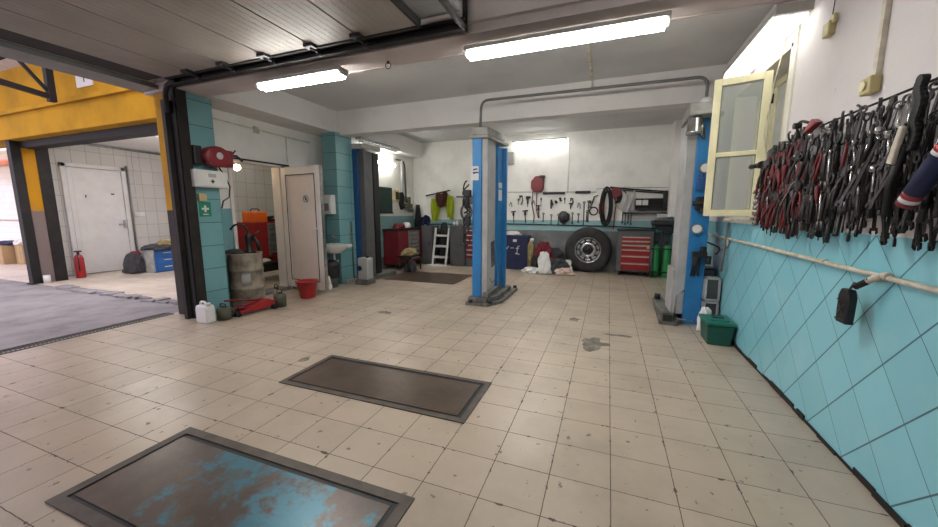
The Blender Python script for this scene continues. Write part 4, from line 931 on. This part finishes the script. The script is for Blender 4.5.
heap = [((-1.25,8.70,0),(.42,.24,.55),m_darkcloth,'large dark grey cloth heap leaning between the navy bin and truck wheel'),
 ((-1.38,8.52,.30),(.22,.16,.4),m_redcloth,'maroon cloth on the upper slope of the clothes heap'),
 ((-1.05,8.38,.0),(.32,.2,.34),m_darkcloth,'dark brown cloth at the right foot of the clothes heap'),
 ((-1.30,8.22,0),(.15,.1,.5),m_whitecloth,'bright white shirt hanging down the front of the clothes heap'),
 ((-1.62,8.3,0),(.22,.14,.13),m_whitecloth,'cream cloth lying at the left foot of the clothes heap'),
 ((-.86,8.25,0),(.24,.13,.16),m_pinkcloth,'pale pink cloth lying at the right end of the clothes heap'),
 ((-.80,8.42,.0),(.1,.1,.32),m_whitecloth,'grey-white cloth at the right shoulder of the clothes heap'),
 ((-1.53,8.42,0),(.14,.1,.4),m_black,'black sack in the clothes heap behind the white shirt')]
for k,(c,rd,mt,lb) in enumerate(heap): rag('cloth', c, rd, 70+k, mt, lb, 'clothes', jit=.36)

# grey cabinets, ladder, drawers at rear left
def cab(x0,x1,y,h,mat,label,name='metal_cabinet'):
    t = thing(name, label, 'cabinet', ((x0+x1)/2,y+.2,0))
    g = G(); g.box((x0,y,0),(x1,y+.4,h)); g.build('body', mat, t, .008)
    g = G(); g.box((x0+.015,y-.012,.05),(x1-.015,y,h-.03)); d = g.build('door', mat, t, .006)
    g = G(); g.box((x1-.08,y-.03,h*.5),(x1-.06,y-.012,h*.5+.12)); g.build('handle', m_chrome, d)
cab(-4.68,-4.36,8.65,1.03,m_liftdk,'dark grey low cabinet left of the white step ladder')
cab(-3.84,-3.42,8.65,1.05,m_liftdk,'dark grey low cabinet right of the white step ladder')
t = thing('step_ladder', 'white three-rung step ladder between two dark cabinets at the rear', 'ladder', (-4.1,8.55,0))
for xx in (-4.28,-3.9):
    g = G(); bar(g,(xx,8.5,0),(xx,8.75,.98),.022); g.build('rail', m_white, t)
for k in range(3):
    g = G(); z = .2+k*.28; g.box((-4.28,8.5+z*.2,z),(-3.9,8.62+z*.2,z+.045)); g.build('rung', m_white, t)
rag('cloth', (-4.08,8.84,.0),(.18,.12,1.12),90,m_black,'black coat bundle behind the white step ladder','clothes')
rag('rag', (-4.1,8.42,0),(.36,.08,.05),91,m_whitecloth,'pale strip of cloth on the floor in front of the step ladder')
t = thing('drawer_cabinet', 'dark red drawer stack partly behind the middle lift column', 'tool cabinet', (-3.2,8.9,0))
g = G(); g.box((-3.40,8.65,0),(-3.0,9.05,1.0)); g.build('body', m_liftdk, t, .008)
for k in range(6):
    z = .22+k*.125; g = G(); g.box((-3.38,8.63,z),(-3.02,8.66,z+.11)); d = g.build('drawer', m_dred, t, .004)
    g = G(); g.box((-3.36,8.615,z+.08),(-3.04,8.63,z+.1)); g.build('drawer_pull', m_whitecloth, d)
# hi-vis vests and jacket
one('coat_bar', G().tube([(-4.72,9.03,1.84),(-3.98,9.0,1.97)],.018,6), m_dark, 'tilted dark coat bar on the rear left wall above the yellow vests', 'rail')
def garment(x,z,w,h,mat,label,seed,y=8.97):
    rn = random.Random(seed); p = rn.uniform(0,6)
    g = G(); g.cloth(1,1,lambda u,v:(x+(u-.5)*w*(.7+.4*math.sin(PI*min(v+.15,1))),y+.03*math.sin(u*12+p+v*3)-.03*math.sin(PI*u),z-h*v+.03*math.sin(u*7+p)-.08*h*abs(u-.5)),14,12,thick=.008)
    return one('hanging_garment', g, mat, label, 'clothes')
garment(-4.42,1.78,.26,.62,m_hivis,'yellow hi-vis vest, left one of two on the coat bar',1)
garment(-3.98,1.86,.24,.62,m_hivis,'yellow hi-vis vest, right one of two on the coat bar',2)
garment(-4.2,1.92,.34,.38,m_brown,'brown jacket bunched between the two yellow vests',3,8.93)
g = G()
for k in range(3): g.tube([(-3.55+.14*math.cos(a)+.03*k,9.03-.02*k,1.4+.2*math.sin(a)) for a in [i*PI/9 for i in range(18)]],.014,6,closed=True)
one('hose_coil', g, m_conduit, 'grey cable coil on the rear wall between yellow vest and middle lift', 'cable')
one('hanging_rack', G().box((-3.8,9.0,1.78),(-3.1,9.07,1.82)).box((-3.5,8.98,1.6),(-3.3,9.06,1.78)), m_conduit, 'grey metal bracket on the rear wall left of the middle lift column', 'bracket')
g = G(); rn = random.Random(12)
for k in range(7): g.cyl((-3.9+.14*k,8.85,1.05),(-3.9+.14*k,8.85,1.13+rn.uniform(0,.12)),.035+rn.uniform(0,.02),seg=10)
o = None
for k in range(5):
    x = -3.8+.09*k; gg = G(); h = .1+.03*(k%3); gg.lathe((x,8.85,1.05),[(0,0),(.035,0),(.035,h*.7),(.015,h*.85),(.015,h),(0,h)],12)
    one('bottle', gg, [m_white,m_whitecloth,m_drum,m_white,m_liftdk][k], 'small bottle standing on the right dark cabinet by the ladder', 'bottle', 'bottles on the right dark cabinet by the ladder')
g.bm.free()
garment(-4.62,1.3,.3,.26,m_navy,'blue cloth hanging over the left dark cabinet',5,8.8)
# left rear group: red roller cabinet
t = thing('roller_tool_cabinet', 'long red tool cabinet with grey drawer front on the rear left wall', 'tool cabinet', (-5.0,8.1,0))
g = G(); g.box((-5.13,7.55,.12),(-4.7,8.8,.95)); g.build('body', m_dred, t, .01)
g = G(); g.box((-5.14,7.53,.95),(-4.68,8.82,.99)); g.build('top', m_dark, t)
for k in range(7):
    g = G(); z = .2+k*.105; g.box((-4.705,8.0,z),(-4.68,8.55,z+.095)); d = g.build('drawer', m_greysteel, t, .003)
    g = G(); g.box((-4.68,8.05,z+.07),(-4.67,8.5,z+.085)); g.build('drawer_pull', m_chrome, d)
for yy in (7.7,8.65):
    g = G(); g.cyl((-4.78,yy,.06),(-4.74,yy,.06),.06); g.build('castor', m_black, t)
rag('rag', (-4.92,7.95,.99),(.16,.22,.13),95,m_redcloth,'red and dark rag heap on the red cabinet at rear left')
rag('rag', (-4.8,8.1,1.0),(.1,.14,.14),96,m_whitecloth,'white rag on the red cabinet at rear left')
t = thing('work_stool', 'yellowish cluttered low stool in front of the red rear left cabinet', 'stool', (-4.4,7.5,0))
g = G(); g.box((-4.6,7.3,.34),(-4.25,7.9,.38)); g.build('seat', m_dark, t)
for xx in (-4.56,-4.29):
    for yy in (7.34,7.86):
        g = G(); g.cyl((xx,yy,0),(xx,yy,.34),.016,seg=8); g.build('leg', m_black, t)
rag('rag', (-4.42,7.58,.38),(.18,.28,.16),97,m_tancloth,'tan rag heap on the low stool by the red cabinet')
rag('rag', (-4.36,7.5,0),(.14,.2,.26),98,m_darkcloth,'dark bundle under the low stool by the red cabinet')
t = thing('chalkboard', 'dark green board on the rear left wall above the red cabinet', 'board', (-5.14,7.75,1.38))
g = G(); g.box((-5.15,7.45,1.38),(-5.12,7.98,2.0)); g.build('panel', M('board_green',(.01,.035,.03),.6), t)
g = G(); g.box((-5.15,7.43,1.36),(-5.11,8.0,1.39)); g.build('frame', m_dark, t)
t = thing('key_cabinet', 'yellow-framed small cabinet beside the dark green board', 'key cabinet', (-5.1,8.12,1.6))
g = G(); g.box((-5.15,8.05,1.68),(-5.08,8.25,1.95)); g.build('frame', m_yelbox, t, .006)
g = G(); g.box((-5.08,8.08,1.72),(-5.07,8.22,1.91)); g.build('window', m_black, t)
g = G(); g.prism([(8.3,1.9),(8.42,1.92),(8.5,1.8),(8.48,1.5),(8.36,1.45),(8.3,1.6)],'x',-5.14,-5.06); one('hanging_bag', g, m_dark, 'dark pouch hanging right of the yellow-framed cabinet', 'bag', None, .02)
g = G(); g.box((-5.14,8.55,1.5),(-5.0,8.8,1.62)); g.cyl((-5.05,8.68,1.62),(-5.05,8.68,1.8),.05); g.cyl((-5.0,8.6,1.45),(-5.0,8.75,1.45),.06); one('bench_grinder', g, m_olive, 'greenish grey bench grinder mounted on the rear left wall', 'grinder', None, .01)
one('wall_conduit', G().tube(path((-5.12,8.2,2.72),(-5.12,8.62,2.74),(-5.12,8.66,1.65),r=.2),.022,8), m_conduit, 'grey bent conduit on the rear left wall down to the grinder', 'pipe')
one('wall_conduit', G().tube([(-5.12,8.45,1.9),(-5.12,8.45,2.75)],.035,8), m_white, 'white upright pipe above the dark pouch on the rear left wall', 'pipe')
g = G(); g.cloth(1,1,lambda u,v:(-4.95+.32*(u-.5)*(.35+.8*v),8.98-.05*math.sin(u*PI)+.015*math.sin(u*20),1.6-1.2*v),14,12,thick=.01); one('work_coat', g, m_darkcloth, 'long dark work coat hanging in the rear left corner', 'coat')
g = G(); g.tube([(-4.80,8.9,1.0),(-4.70,8.75,.8),(-4.62,8.7,.55)],.02,6); g.tube([(-4.8,8.9,.9),(-4.68,8.7,.5)],.01,6); one('air_lance', g, m_tool, 'pale metal lance leaning by the dark work coat', 'tool')
g = G(); g.box((-2.95,8.95,2.58),(-2.25,9.08,2.86)); one('wall_panel_box', g, m_liftgrey, 'flat grey box high on the rear wall beside the top of the middle lift', 'box', None, .006)
# ------------------------------------------------------------------ open casement
pv = Vector((1.295,4.12,1.36)); fr = Vector((.90,4.22,1.36)); dv = fr-pv; L = dv.length
L = .43; dv = dv.normalized()*L
ang = math.atan2(dv.y, dv.x); rz = Matrix.Rotation(ang, 3, 'Z')
t = thing('window_casement', 'cream window casement with two glass panes swung open into the room at right', 'window casement', tuple(pv))
def wb(g,a,b): g.box((pv.x+a[0],pv.y+a[1],pv.z+a[2]),(pv.x+b[0],pv.y+b[1],pv.z+b[2]), rot=rz, piv=tuple(pv)); return g
H_ = 1.27; s = .062
g = G(); wb(g,(0,-.022,0),(s,.022,H_)); wb(g,(L-s,-.022,0),(L,.022,H_)); wb(g,(s,-.022,0),(L-s,.022,s)); wb(g,(s,-.022,H_-s),(L-s,.022,H_)); wb(g,(s,-.02,.56),(L-s,.02,.60)); g.build('sash_frame', m_cream, t, .004)
g = G(); wb(g,(s-.004,-.004,s-.004),(L-s+.004,.004,.565)); g.build('glass_pane', m_glass, t)
g = G(); wb(g,(s-.004,-.004,.595),(L-s+.004,.004,H_-s+.004)); g.build('glass_pane', m_glass, t)
g = G()
for a,b in (((s,-.024,s),(s+.006,-.018,.56)),((L-s-.006,-.024,s),(L-s,-.018,.56)),((s,-.024,s),(L-s,-.018,s+.006)),((s,-.024,.6),(s+.006,-.018,H_-s)),((L-s-.006,-.024,.6),(L-s,-.018,H_-s)),((s,-.024,H_-s-.006),(L-s,-.018,H_-s)),((s,-.024,.554),(L-s,-.018,.56))): wb(g,a,b)
g.build('glazing_seal', m_tooldk, t)
g = G(); wb(g,(-.01,-.045,.58),(.01,-.02,.66)); g.build('handle', m_cream, t)
for z in (.2,1.0):
    g = G(); g.cyl((pv.x+.015,pv.y+.02,pv.z+z),(pv.x+.015,pv.y+.02,pv.z+z+.08),.012); g.build('hinge', m_dark, t)
one('wall_cable', G().tube([(1.29,3.88,2.88),(1.27,4.0,2.5),(1.26,4.08,2.1),(1.28,3.98,1.75),(1.30,3.9,1.6)],.005,6), m_pipe, 'thin white cable dangling past the window reveal from the ceiling light', 'cable')
# ------------------------------------------------------------------ right wall fittings
t = thing('wall_pipe', 'cream water pipe running along the teal diamond tiles of the right wall', 'pipe', (1.28,4,1.09))
g = G(); g.tube([(1.285,6.6,1.11),(1.285,4,1.095),(1.285,1.0,1.07)],.0135,10); g.build('pipe', m_pipe, t)
for yy in (2.35,2.9,3.6,4.4,5.2):
    g = G(); g.cyl((1.285,yy-.008,1.092),(1.285,yy+.008,1.092),.017); g.build('clip', m_pipe, t)
g = G(); g.tube(path((1.285,4.9,1.11),(1.285,4.9,1.02),(1.285,5.2,.95),r=.03),.012,8); g.build('branch', m_pipe, t)
t = thing('wall_pipe', 'short grey stub pipe hanging down the tiles below the open window', 'pipe', (1.28,4.85,.75))
g = G(); g.tube([(1.29,4.95,1.28),(1.27,4.92,1.1),(1.25,4.9,.72)],.013,8); g.build('pipe', m_conduit, t)
one('wall_pipe', G().tube(path((1.29,5.1,1.3),(1.24,4.9,1.31),(1.23,4.1,1.33),(1.29,3.8,1.34),r=.08),.018,8), m_pipe, 'cream pipe along the window sill edge on the right wall', 'pipe')
t = thing('pipe_valve', 'small cream valve with dark spout on the cream pipe above the black tag', 'valve', (1.26,2.395,1.06))
g = G(); g.cyl((1.285,2.335,1.085),(1.285,2.385,1.085),.02); g.tube([(1.28,2.365,1.08),(1.26,2.395,1.07),(1.25,2.415,1.05)],[.017,.018,.016]); g.build('body', m_pipe, t)
g = G(); g.tube([(1.255,2.405,1.06),(1.235,2.475,1.01)],.017,8); g.build('spout', m_dark, t)
t = thing('metal_tag', 'black stamped metal tag hanging from the valve on the right wall pipe', 'tag', (1.22,2.515,.8))
g = G(); g.prism([(2.47,.80),(2.56,.80),(2.565,.95),(2.545,.99),(2.485,.99),(2.465,.95)],'x',1.21,1.25); g.build('plate', m_black, t, .008)
g = G(); 
for k in range(7): g.cyl((1.205,2.48+k*.0125,.925),(1.212,2.48+k*.0125,.925),.004,seg=6)
for k in range(7): g.cyl((1.205,2.48+k*.0125,.82),(1.212,2.48+k*.0125,.82),.004,seg=6)
g.tube([(1.207,2.49,.905),(1.207,2.54,.85)],.003,5); g.tube([(1.207,2.54,.905),(1.207,2.49,.85)],.003,5); g.build('rivet_pattern', m_tool, t)
g = G(); g.tube([(1.23,2.515,.98),(1.235,2.485,1.03)],.006,6); g.build('hook', m_tool, t)
t = thing('wall_socket', 'yellowed wall socket at the end of the white conduit on the right wall', 'socket', (1.29,2.7,2.03))
g = G(); g.box((1.26,2.66,2.03),(1.31,2.75,2.12)); g.build('box', m_yelbox, t, .008)
g = G(); g.cyl((1.26,2.71,2.075),(1.25,2.71,2.075),.025); g.build('outlet', m_cream, t)
one('conduit', G().box((1.285,2.675,2.12),(1.31,2.705,3.2)), m_pipe, 'white flat conduit running up the right wall from the yellowed socket', 'pipe')
t = thing('wall_hook', 'small white holder hanging by a wire high on the right wall by the ceiling light', 'holder', (1.28,3.24,2.52))
g = G(); g.box((1.27,3.2,2.54),(1.31,3.28,2.63)); g.box((1.28,3.17,2.6),(1.30,3.22,2.66)); g.build('holder', m_yelbox, t, .008)
g = G(); g.tube([(1.29,3.22,2.64),(1.29,3.2,2.88)],.003,5); g.build('wire', m_dark, t)
# bin and filters on floor
t = thing('green_bin', 'dark green plastic bin with lid at the foot of the right wall', 'bin', (1.16,4.5,0))
g = G(); g.prism([(1.05,0),(1.265,0),(1.285,.22),(1.03,.22)],'y',4.36,4.66); g.build('tub', m_dgreen, t, .012)
g = G(); g.box((1.02,4.34,.22),(1.295,4.69,.255)); g.box((1.07,4.4,.255),(1.25,4.62,.27)); g.build('lid', M('green_lid',(.02,.17,.13),.4), t, .01)
g = G(); g.box((1.10,4.46,.27),(1.21,4.56,.285)); g.build('lid_grip', m_dgreen, t, .006)
t = thing('air_filter_frame', 'grey framed radiator grille, upper of two stacked behind the green bin', 'filter', (1.2,5.1,.34))
def grille(t, y, z0, z1, x0, x1):
    g = G(); f = .022
    g.box((x0,y,z0),(x1,y+.16,z0+f)); g.box((x0,y,z1-f),(x1,y+.16,z1)); g.box((x0,y,z0),(x0+f,y+.16,z1)); g.box((x1-f,y,z0),(x1,y+.16,z1)); g.build('frame', m_liftgrey, t, .004)
    g = G(); g.box((x0+f,y+.03,z0+f),(x1-f,y+.14,z1-f))
    for k in range(12): xx = x0+f+(x1-x0-2*f)*k/12; g.box((xx,y+.02,z0+f),(xx+.004,y+.03,z1-f))
    g.build('mesh', m_liftdk, t)
grille(t, 5.0,.34,.62,1.13,1.29)
t = thing('air_filter_frame', 'dark radiator grille, lower of two stacked behind the green bin', 'filter', (1.2,5.1,0))
grille(t, 5.0,.0,.33,1.13,1.29)
rag('paper_scrap', (1.12,4.82,.0),(.08,.06,.3),120,m_whitecloth,'crumpled white paper standing behind the green bin','paper')
t = thing('black_canister', 'black box standing between right lift column and grey grille', 'box', (1.2,5.3,0))
g = G(); g.box((1.15,5.25,0),(1.29,5.55,.7)); g.build('body', m_black, t, .01)
g = G(); g.box((1.17,5.24,.6),(1.27,5.25,.68)); g.build('lid', m_liftdk, t)

# ------------------------------------------------------------------ the crowded tool wall
X0 = WR
for k,(z,lb) in enumerate(((1.93,'top'),(1.77,'second'),(1.62,'third'),(1.50,'fourth'),(1.42,'lowest'))):
    g = G(); g.tube([(X0-.06,3.85,z-.01),(X0-.06,3.0,z+.02),(X0-.06,1.6,z+.02)],.006,6)
    for yy in (3.7,3.2,2.7,2.2,1.8): g.cyl((X0,yy,z),(X0-.06,yy,z),.006,seg=6)
    one('tool_rail', g, m_dark, f'{lb} of five wire rails holding the crowded hand tools on the right wall', 'rail')
# templates, hanging from the origin down -Z, flat in the YZ plane, facing -X
def T_pliers(hm, L=.2, spread=.03, jaw=.05):
    t = bpy.data.objects.new('pliers', None); COL.objects.link(t)
    g = G()
    g.prism([(-.014,-.0),(-.02,jaw*.6),(-.006,jaw),(-.001,jaw),(-.001,0)],'x',-.008,.006); g.prism([(.014,-.0),(.02,jaw*.6),(.006,jaw),(.001,jaw),(.001,0)],'x',-.008,.006)
    g.cyl((-.012,0,-.005),(.008,0,-.005),.013,seg=10); g.build('jaws', m_tool, t)
    for s in (-1,1):
        g = G(); g.tube([(0,s*.006,-.01),(0,s*spread*.8,-.06),(-.004,s*spread,-L*.6),(-.002,s*spread*.6,-L)],[.007,.009,.0095,.008],7); g.build('grip', hm, t)
    return t
def T_wrench(L=.2, mat=m_tool, r=.016):
    g = G(); g.prism([(-.0075,-L+.01),(.0075,-L+.01),(.0055,-.01),(-.0055,-.01)],'x',-.003,.003)
    g.tube([(0,r*math.cos(a),r*math.sin(a)) for a in [i*PI/6 for i in range(12)]],.0055,6,closed=True)
    g.prism([(-.016,-L-.012),(-.006,-L-.022),(-.006,-L-.002),(.006,-L-.002),(.006,-L-.022),(.016,-L-.012),(.013,-L+.014),(-.013,-L+.014)],'x',-.0045,.0045)
    o = g.build('combination_wrench', mat); o.location=(0,0,0); 
    return o
def fixorigin(g, name, mats):
    t = bpy.data.objects.new(name, None); COL.objects.link(t)
    return t
def T_screw(hm, L=.22):
    t = bpy.data.objects.new('screwdriver', None); COL.objects.link(t)
    g = G(); g.cyl((0,0,-L*.45),(0,0,-L),.0035,seg=8); g.build('shaft', m_tool, t)
    g = G(); g.lathe((0,0,-L*.47),[(0,0),(.008,0),(.011,.02),(.014,.05),(.015,.085),(.01,.1),(0,.102)],10); g.build('handle', hm, t)
    return t
def T_ratchet(L=.24):
    t = bpy.data.objects.new('ratchet_handle', None); COL.objects.link(t)
    g = G(); g.tube([(0,0,0),(0,0,-L*.5)],.007,8); g.lathe((0,0,-.0),[(0,-.02),(.017,-.015),(.02,0),(.017,.015),(0,.02)],12,axis='x'); g.build('shank', m_chrome, t)
    g = G(); g.tube([(0,0,-L*.5),(0,0,-L)],[.010,.013],8); g.build('grip', m_blackh, t)
    return t
def T_ext(L=.22):
    t = bpy.data.objects.new('socket_extension', None); COL.objects.link(t)
    g = G(); g.cyl((0,0,0),(0,0,-L+.05),.0075,seg=8); g.cyl((0,0,0),(0,0,.02),.011,seg=8); g.build('bar', m_chrome, t)
    g = G(); g.cyl((0,0,-L+.055),(0,0,-L),.0155,seg=12); g.build('socket', m_tool, t)
    return t
def T_clampl(L=.2):
    t = bpy.data.objects.new('locking_pliers', None); COL.objects.link(t)
    g = G(); g.tube([(0,.0,0),(0,-.025,.02),(0,-.03,.05),(0,-.01,.065)],.007,7); g.tube([(0,.0,0),(0,.02,.02),(0,.02,.045)],.007,7); g.build('jaws', m_tool, t)
    g = G(); g.tube([(0,.0,0),(0,-.022,-.05),(0,-.015,-L)],[.012,.012,.008],7); g.tube([(0,0,0),(0,.02,-.08),(0,.018,-L*.9)],[.007,.007,.005],7); g.build('handles', m_tooldk, t)
    return t
def T_hook(L=.2):
    g = G(); g.tube(path((0,-.03,-L*.25),(0,-.03,.0),(0,.03,-.02),(0,.03,-L),r=.02),.007,7); t = bpy.data.objects.new('hex_key', None); COL.objects.link(t); g.build('rod', m_chrome, t)
    return t
def T_hammer(L=.22):
    t = bpy.data.objects.new('rubber_mallet', None); COL.objects.link(t)
    g = G(); g.cyl((0,-.04,-L),(0,.04,-L),.026,seg=12); g.build('head', m_black, t)
    g = G(); g.tube([(0,0,0),(0,0,-L+.02)],[.012,.009],8); g.build('handle', m_redh, t)
    return t
def T_wr(L, mat):
    t = bpy.data.objects.new('combination_wrench', None); COL.objects.link(t)
    g = G(); r = .016; g.prism([(-.0075,-L+.01),(.0075,-L+.01),(.0055,-.01),(-.0055,-.01)],'x',-.003,.003)
    g.tube([(0,r*math.cos(a),r*math.sin(a)) for a in [i*PI/6 for i in range(12)]],.0055,6,closed=True)
    g.prism([(-.016,-L-.012),(-.006,-L-.022),(-.006,-L-.002),(.006,-L-.002),(.006,-L-.022),(.016,-L-.012),(.013,-L+.014),(-.013,-L+.014)],'x',-.0045,.0045)
    g.build('forging', mat, t)
    return t
def T_snips():
    t = bpy.data.objects.new('snap_ring_pliers', None); COL.objects.link(t)
    g = G(); g.tube([(0,0,0),(0,-.012,.03),(0,-.003,.07)],.005,6); g.tube([(0,0,0),(0,.012,.03),(0,.003,.07)],.005,6); g.cyl((-.01,0,0),(.01,0,0),.012,seg=8); g.build('jaws', m_tool, t)
    for s in (-1,1):
        g = G(); g.tube([(0,0,0),(0,s*.035,-.05),(0,s*.04,-.12),(0,s*.03,-.17)],.008,6); g.build('grip', m_redh, t)
    return t
TP = {'red_pliers': (T_pliers(m_redh), 'red-handled pliers', 'pliers'), 'red_snips': (T_snips(), 'red-gripped snap ring pliers', 'pliers'),
 'black_pliers': (T_pliers(m_blackh,.19,.026), 'black-handled pliers', 'pliers'), 'wrench': (T_wr(.2,m_tool), 'steel combination wrench', 'wrench'),
 'bigwrench': (T_wr(.27,m_tooldk), 'long dark combination wrench', 'wrench'), 'screw': (T_screw(m_redh), 'red-handled screwdriver', 'screwdriver'),
 'screwb': (T_screw(m_blackh,.25), 'black-handled screwdriver', 'screwdriver'), 'ratchet': (T_ratchet(), 'ratchet handle with black grip', 'ratchet'),
 'ext': (T_ext(), 'chrome extension bar with socket', 'socket wrench'), 'vise': (T_clampl(), 'dark locking pliers', 'pliers'),
 'hex': (T_hook(), 'bent chrome hex key', 'hex key'), 'mallet': (T_hammer(), 'black-headed mallet hung upside down', 'mallet')}
used = set(); rn = random.Random(21)
zones = [  # weights for left, middle, right thirds
 ['red_pliers']*6+['red_snips']*5+['vise']*2+['black_pliers']*2+['screw']*3+['ext']+['hex'],
 ['red_pliers']*2+['black_pliers']*4+['wrench']*3+['ext']*3+['vise']*3+['hex']*2+['ratchet']*2+['screwb']*3+['screw'],
 ['wrench']*5+['bigwrench']*5+['ratchet']*2+['ext']*2+['black_pliers']*2+['vise']*2]
zname = ['window end','middle','camera end']
rows = [('top row',1.90,.0),('second row',1.76,.03),('third row',1.61,.02),('fourth row',1.50,.04),('lowest row',1.44,.0)]
cnt = 0
for ri,(rname,z,off) in enumerate(rows):
    y = 3.84-(.02*ri if ri<3 else .04)
    while y > 1.86:
        zi = 0 if y > 3.25 else (1 if y > 2.65 else 2)
        k = rn.choice(zones[zi])
        if ri == 4 and rn.random() < .25 and zi == 1: k = rn.choice(['ext','mallet','ratchet'])
        if ri == 4 and zi == 2: k = rn.choice(['bigwrench','wrench','bigwrench'])
        if ri == 0 and zi == 2: k = rn.choice(['wrench','bigwrench','ext','wrench','black_pliers'])
        T, desc, cat = TP[k]
        lab = f'{desc} in the {rname}, {zname[zi]} of the tool wall'
        zz = z+rn.uniform(-.025,.03)+(-.03*max(0,(y-3.5)/.35) if ri == 0 else 0)+(.11 if (ri >= 3 and zi==2) else 0)+(.03 if (ri >= 3 and zi==1) else 0)
        loc = (X0-.055-off-rn.uniform(0,.03)-(.012 if cnt%2 else 0), y, zz)
        rot = (rn.gauss(0,.19), rn.uniform(-.05,.08), rn.gauss(0,.35))
        grp = f'{desc} in the {rname}, {zname[zi]} of the tool wall'
        if k not in used:
            used.add(k); T.location = loc; T.rotation_euler = rot; tag(T, lab, cat, grp)
        else:
            dup(T, loc, rot, lab, grp); 
            # a copy keeps its kind but takes its own words
        COL.objects[-1]
        cnt += 1
        y -= {'wrench':.024,'bigwrench':.028,'ext':.028,'screw':.026,'screwb':.026,'hex':.032}.get(k,.036)+rn.uniform(-.004,.006)
TOOLS = cnt
for o in list(COL.objects):
    if o.type == 'EMPTY' and o.parent is None and o.get('label') and not o.get('category'):
        o['category'] = 'tool'
# special pieces
t = thing('rolled_banner', 'navy cloth roll with red and white bands at the right edge of the photo', 'cloth roll', (1.16,2.24,1.42))
a = Vector((1.13,2.03,1.43)); b = Vector((1.13,1.80,1.72)); d = b-a
def seg(f0,f1,r,mat,name): g = G(); g.cyl(a+d*f0, a+d*f1, r,seg=20); g.build(name, mat, t)
seg(.0,.05,.033,m_redh,'red_band'); seg(.05,.10,.0325,m_white,'white_band'); seg(.10,.16,.033,M('band_red',(.30,.03,.04),.6),'red_band'); seg(.16,.62,.034,m_navy,'sleeve'); seg(.62,.66,.0345,m_white,'white_band'); seg(.66,.72,.0345,M('band_red2',(.45,.03,.04),.6),'red_band'); seg(.72,1.,.034,m_navy,'sleeve')
t = thing('bicycle_chain', 'coiled black chain and strap hanging at the top right of the crowded tool wall', 'chain', (1.17,2.6,1.6))
g = G()
for k in range(14):
    g.cyl((1.17,2.10+.008*math.sin(k),1.93-k*.02),(1.145,2.10+.008*math.sin(k),1.93-k*.02),.02,seg=8)
g.build('links', m_black, t)
g = G(); g.tube([(1.15,2.12,1.68),(1.15,2.18,1.52),(1.165,2.2,1.38)],.016,8); g.build('strap', m_black, t)
g = G(); g.prism([(2.14,1.60),(2.175,1.61),(2.13,1.76),(2.105,1.75)],'x',1.12,1.14); one('wooden_handle_file', g, m_pipe, 'pale wooden tool handle among the dark tools near the chain', 'file', None, .006)
g = G(); g.prism([(2.85,1.93),(2.99,1.89),(3.0,1.91),(2.92,1.965)],'x',1.13,1.17); one('red_grip_cutter', g, m_dred, 'red-sleeved cutter lying on the top wire rail in the middle of the tool wall', 'cutter', None, .006)
g = G(); g.tube(path((1.2,3.22,1.9),(1.17,3.22,1.99),(1.17,3.14,2.0),(1.17,2.96,1.94),r=.03),.009,7); g.cyl((1.19,3.2,1.98),(1.15,3.2,1.98),.02); one('bent_bar', g, m_tooldk, 'dark bent crank bar standing over the top rail of the tool wall', 'crank')
# chrome clamps near the window end
for k in range(9):
    y = 3.92-rn.uniform(0,.1); z = 1.68-k*.045; r_ = .026+rn.uniform(0,.01); a0 = rn.uniform(0,6)
    g = G(); g.tube([(1.2-rn.uniform(0,.01)+.012*math.sin(a),y+r_*math.cos(a),z+r_*math.sin(a)) for a in [a0+i*PI/8 for i in range(15)]],.007,6); g.box((1.18,y-.012,z-r_-.008),(1.22,y+.012,z-r_+.01))
    one('hose_clamp', g, m_chrome, 'shiny hose clamp in the chain hung at the window end of the tool wall', 'hose clamp', 'hose clamps hung at the window end of the tool wall')
g = G(); g.cyl((1.2,3.86,1.80),(1.16,3.98,1.795),.02,seg=12); g.cyl((1.2,3.84,1.80),(1.2,3.90,1.80),.03,seg=12); one('air_ratchet', g, m_tooldk, 'dark stubby tool sticking out towards the window at the top of the tool wall', 'air tool')
g = G(); g.box((1.24,3.86,1.5),(1.27,3.9,1.58)); one('pink_tag', g, m_redh, 'small red and white tag by the shiny hose clamps', 'tag')
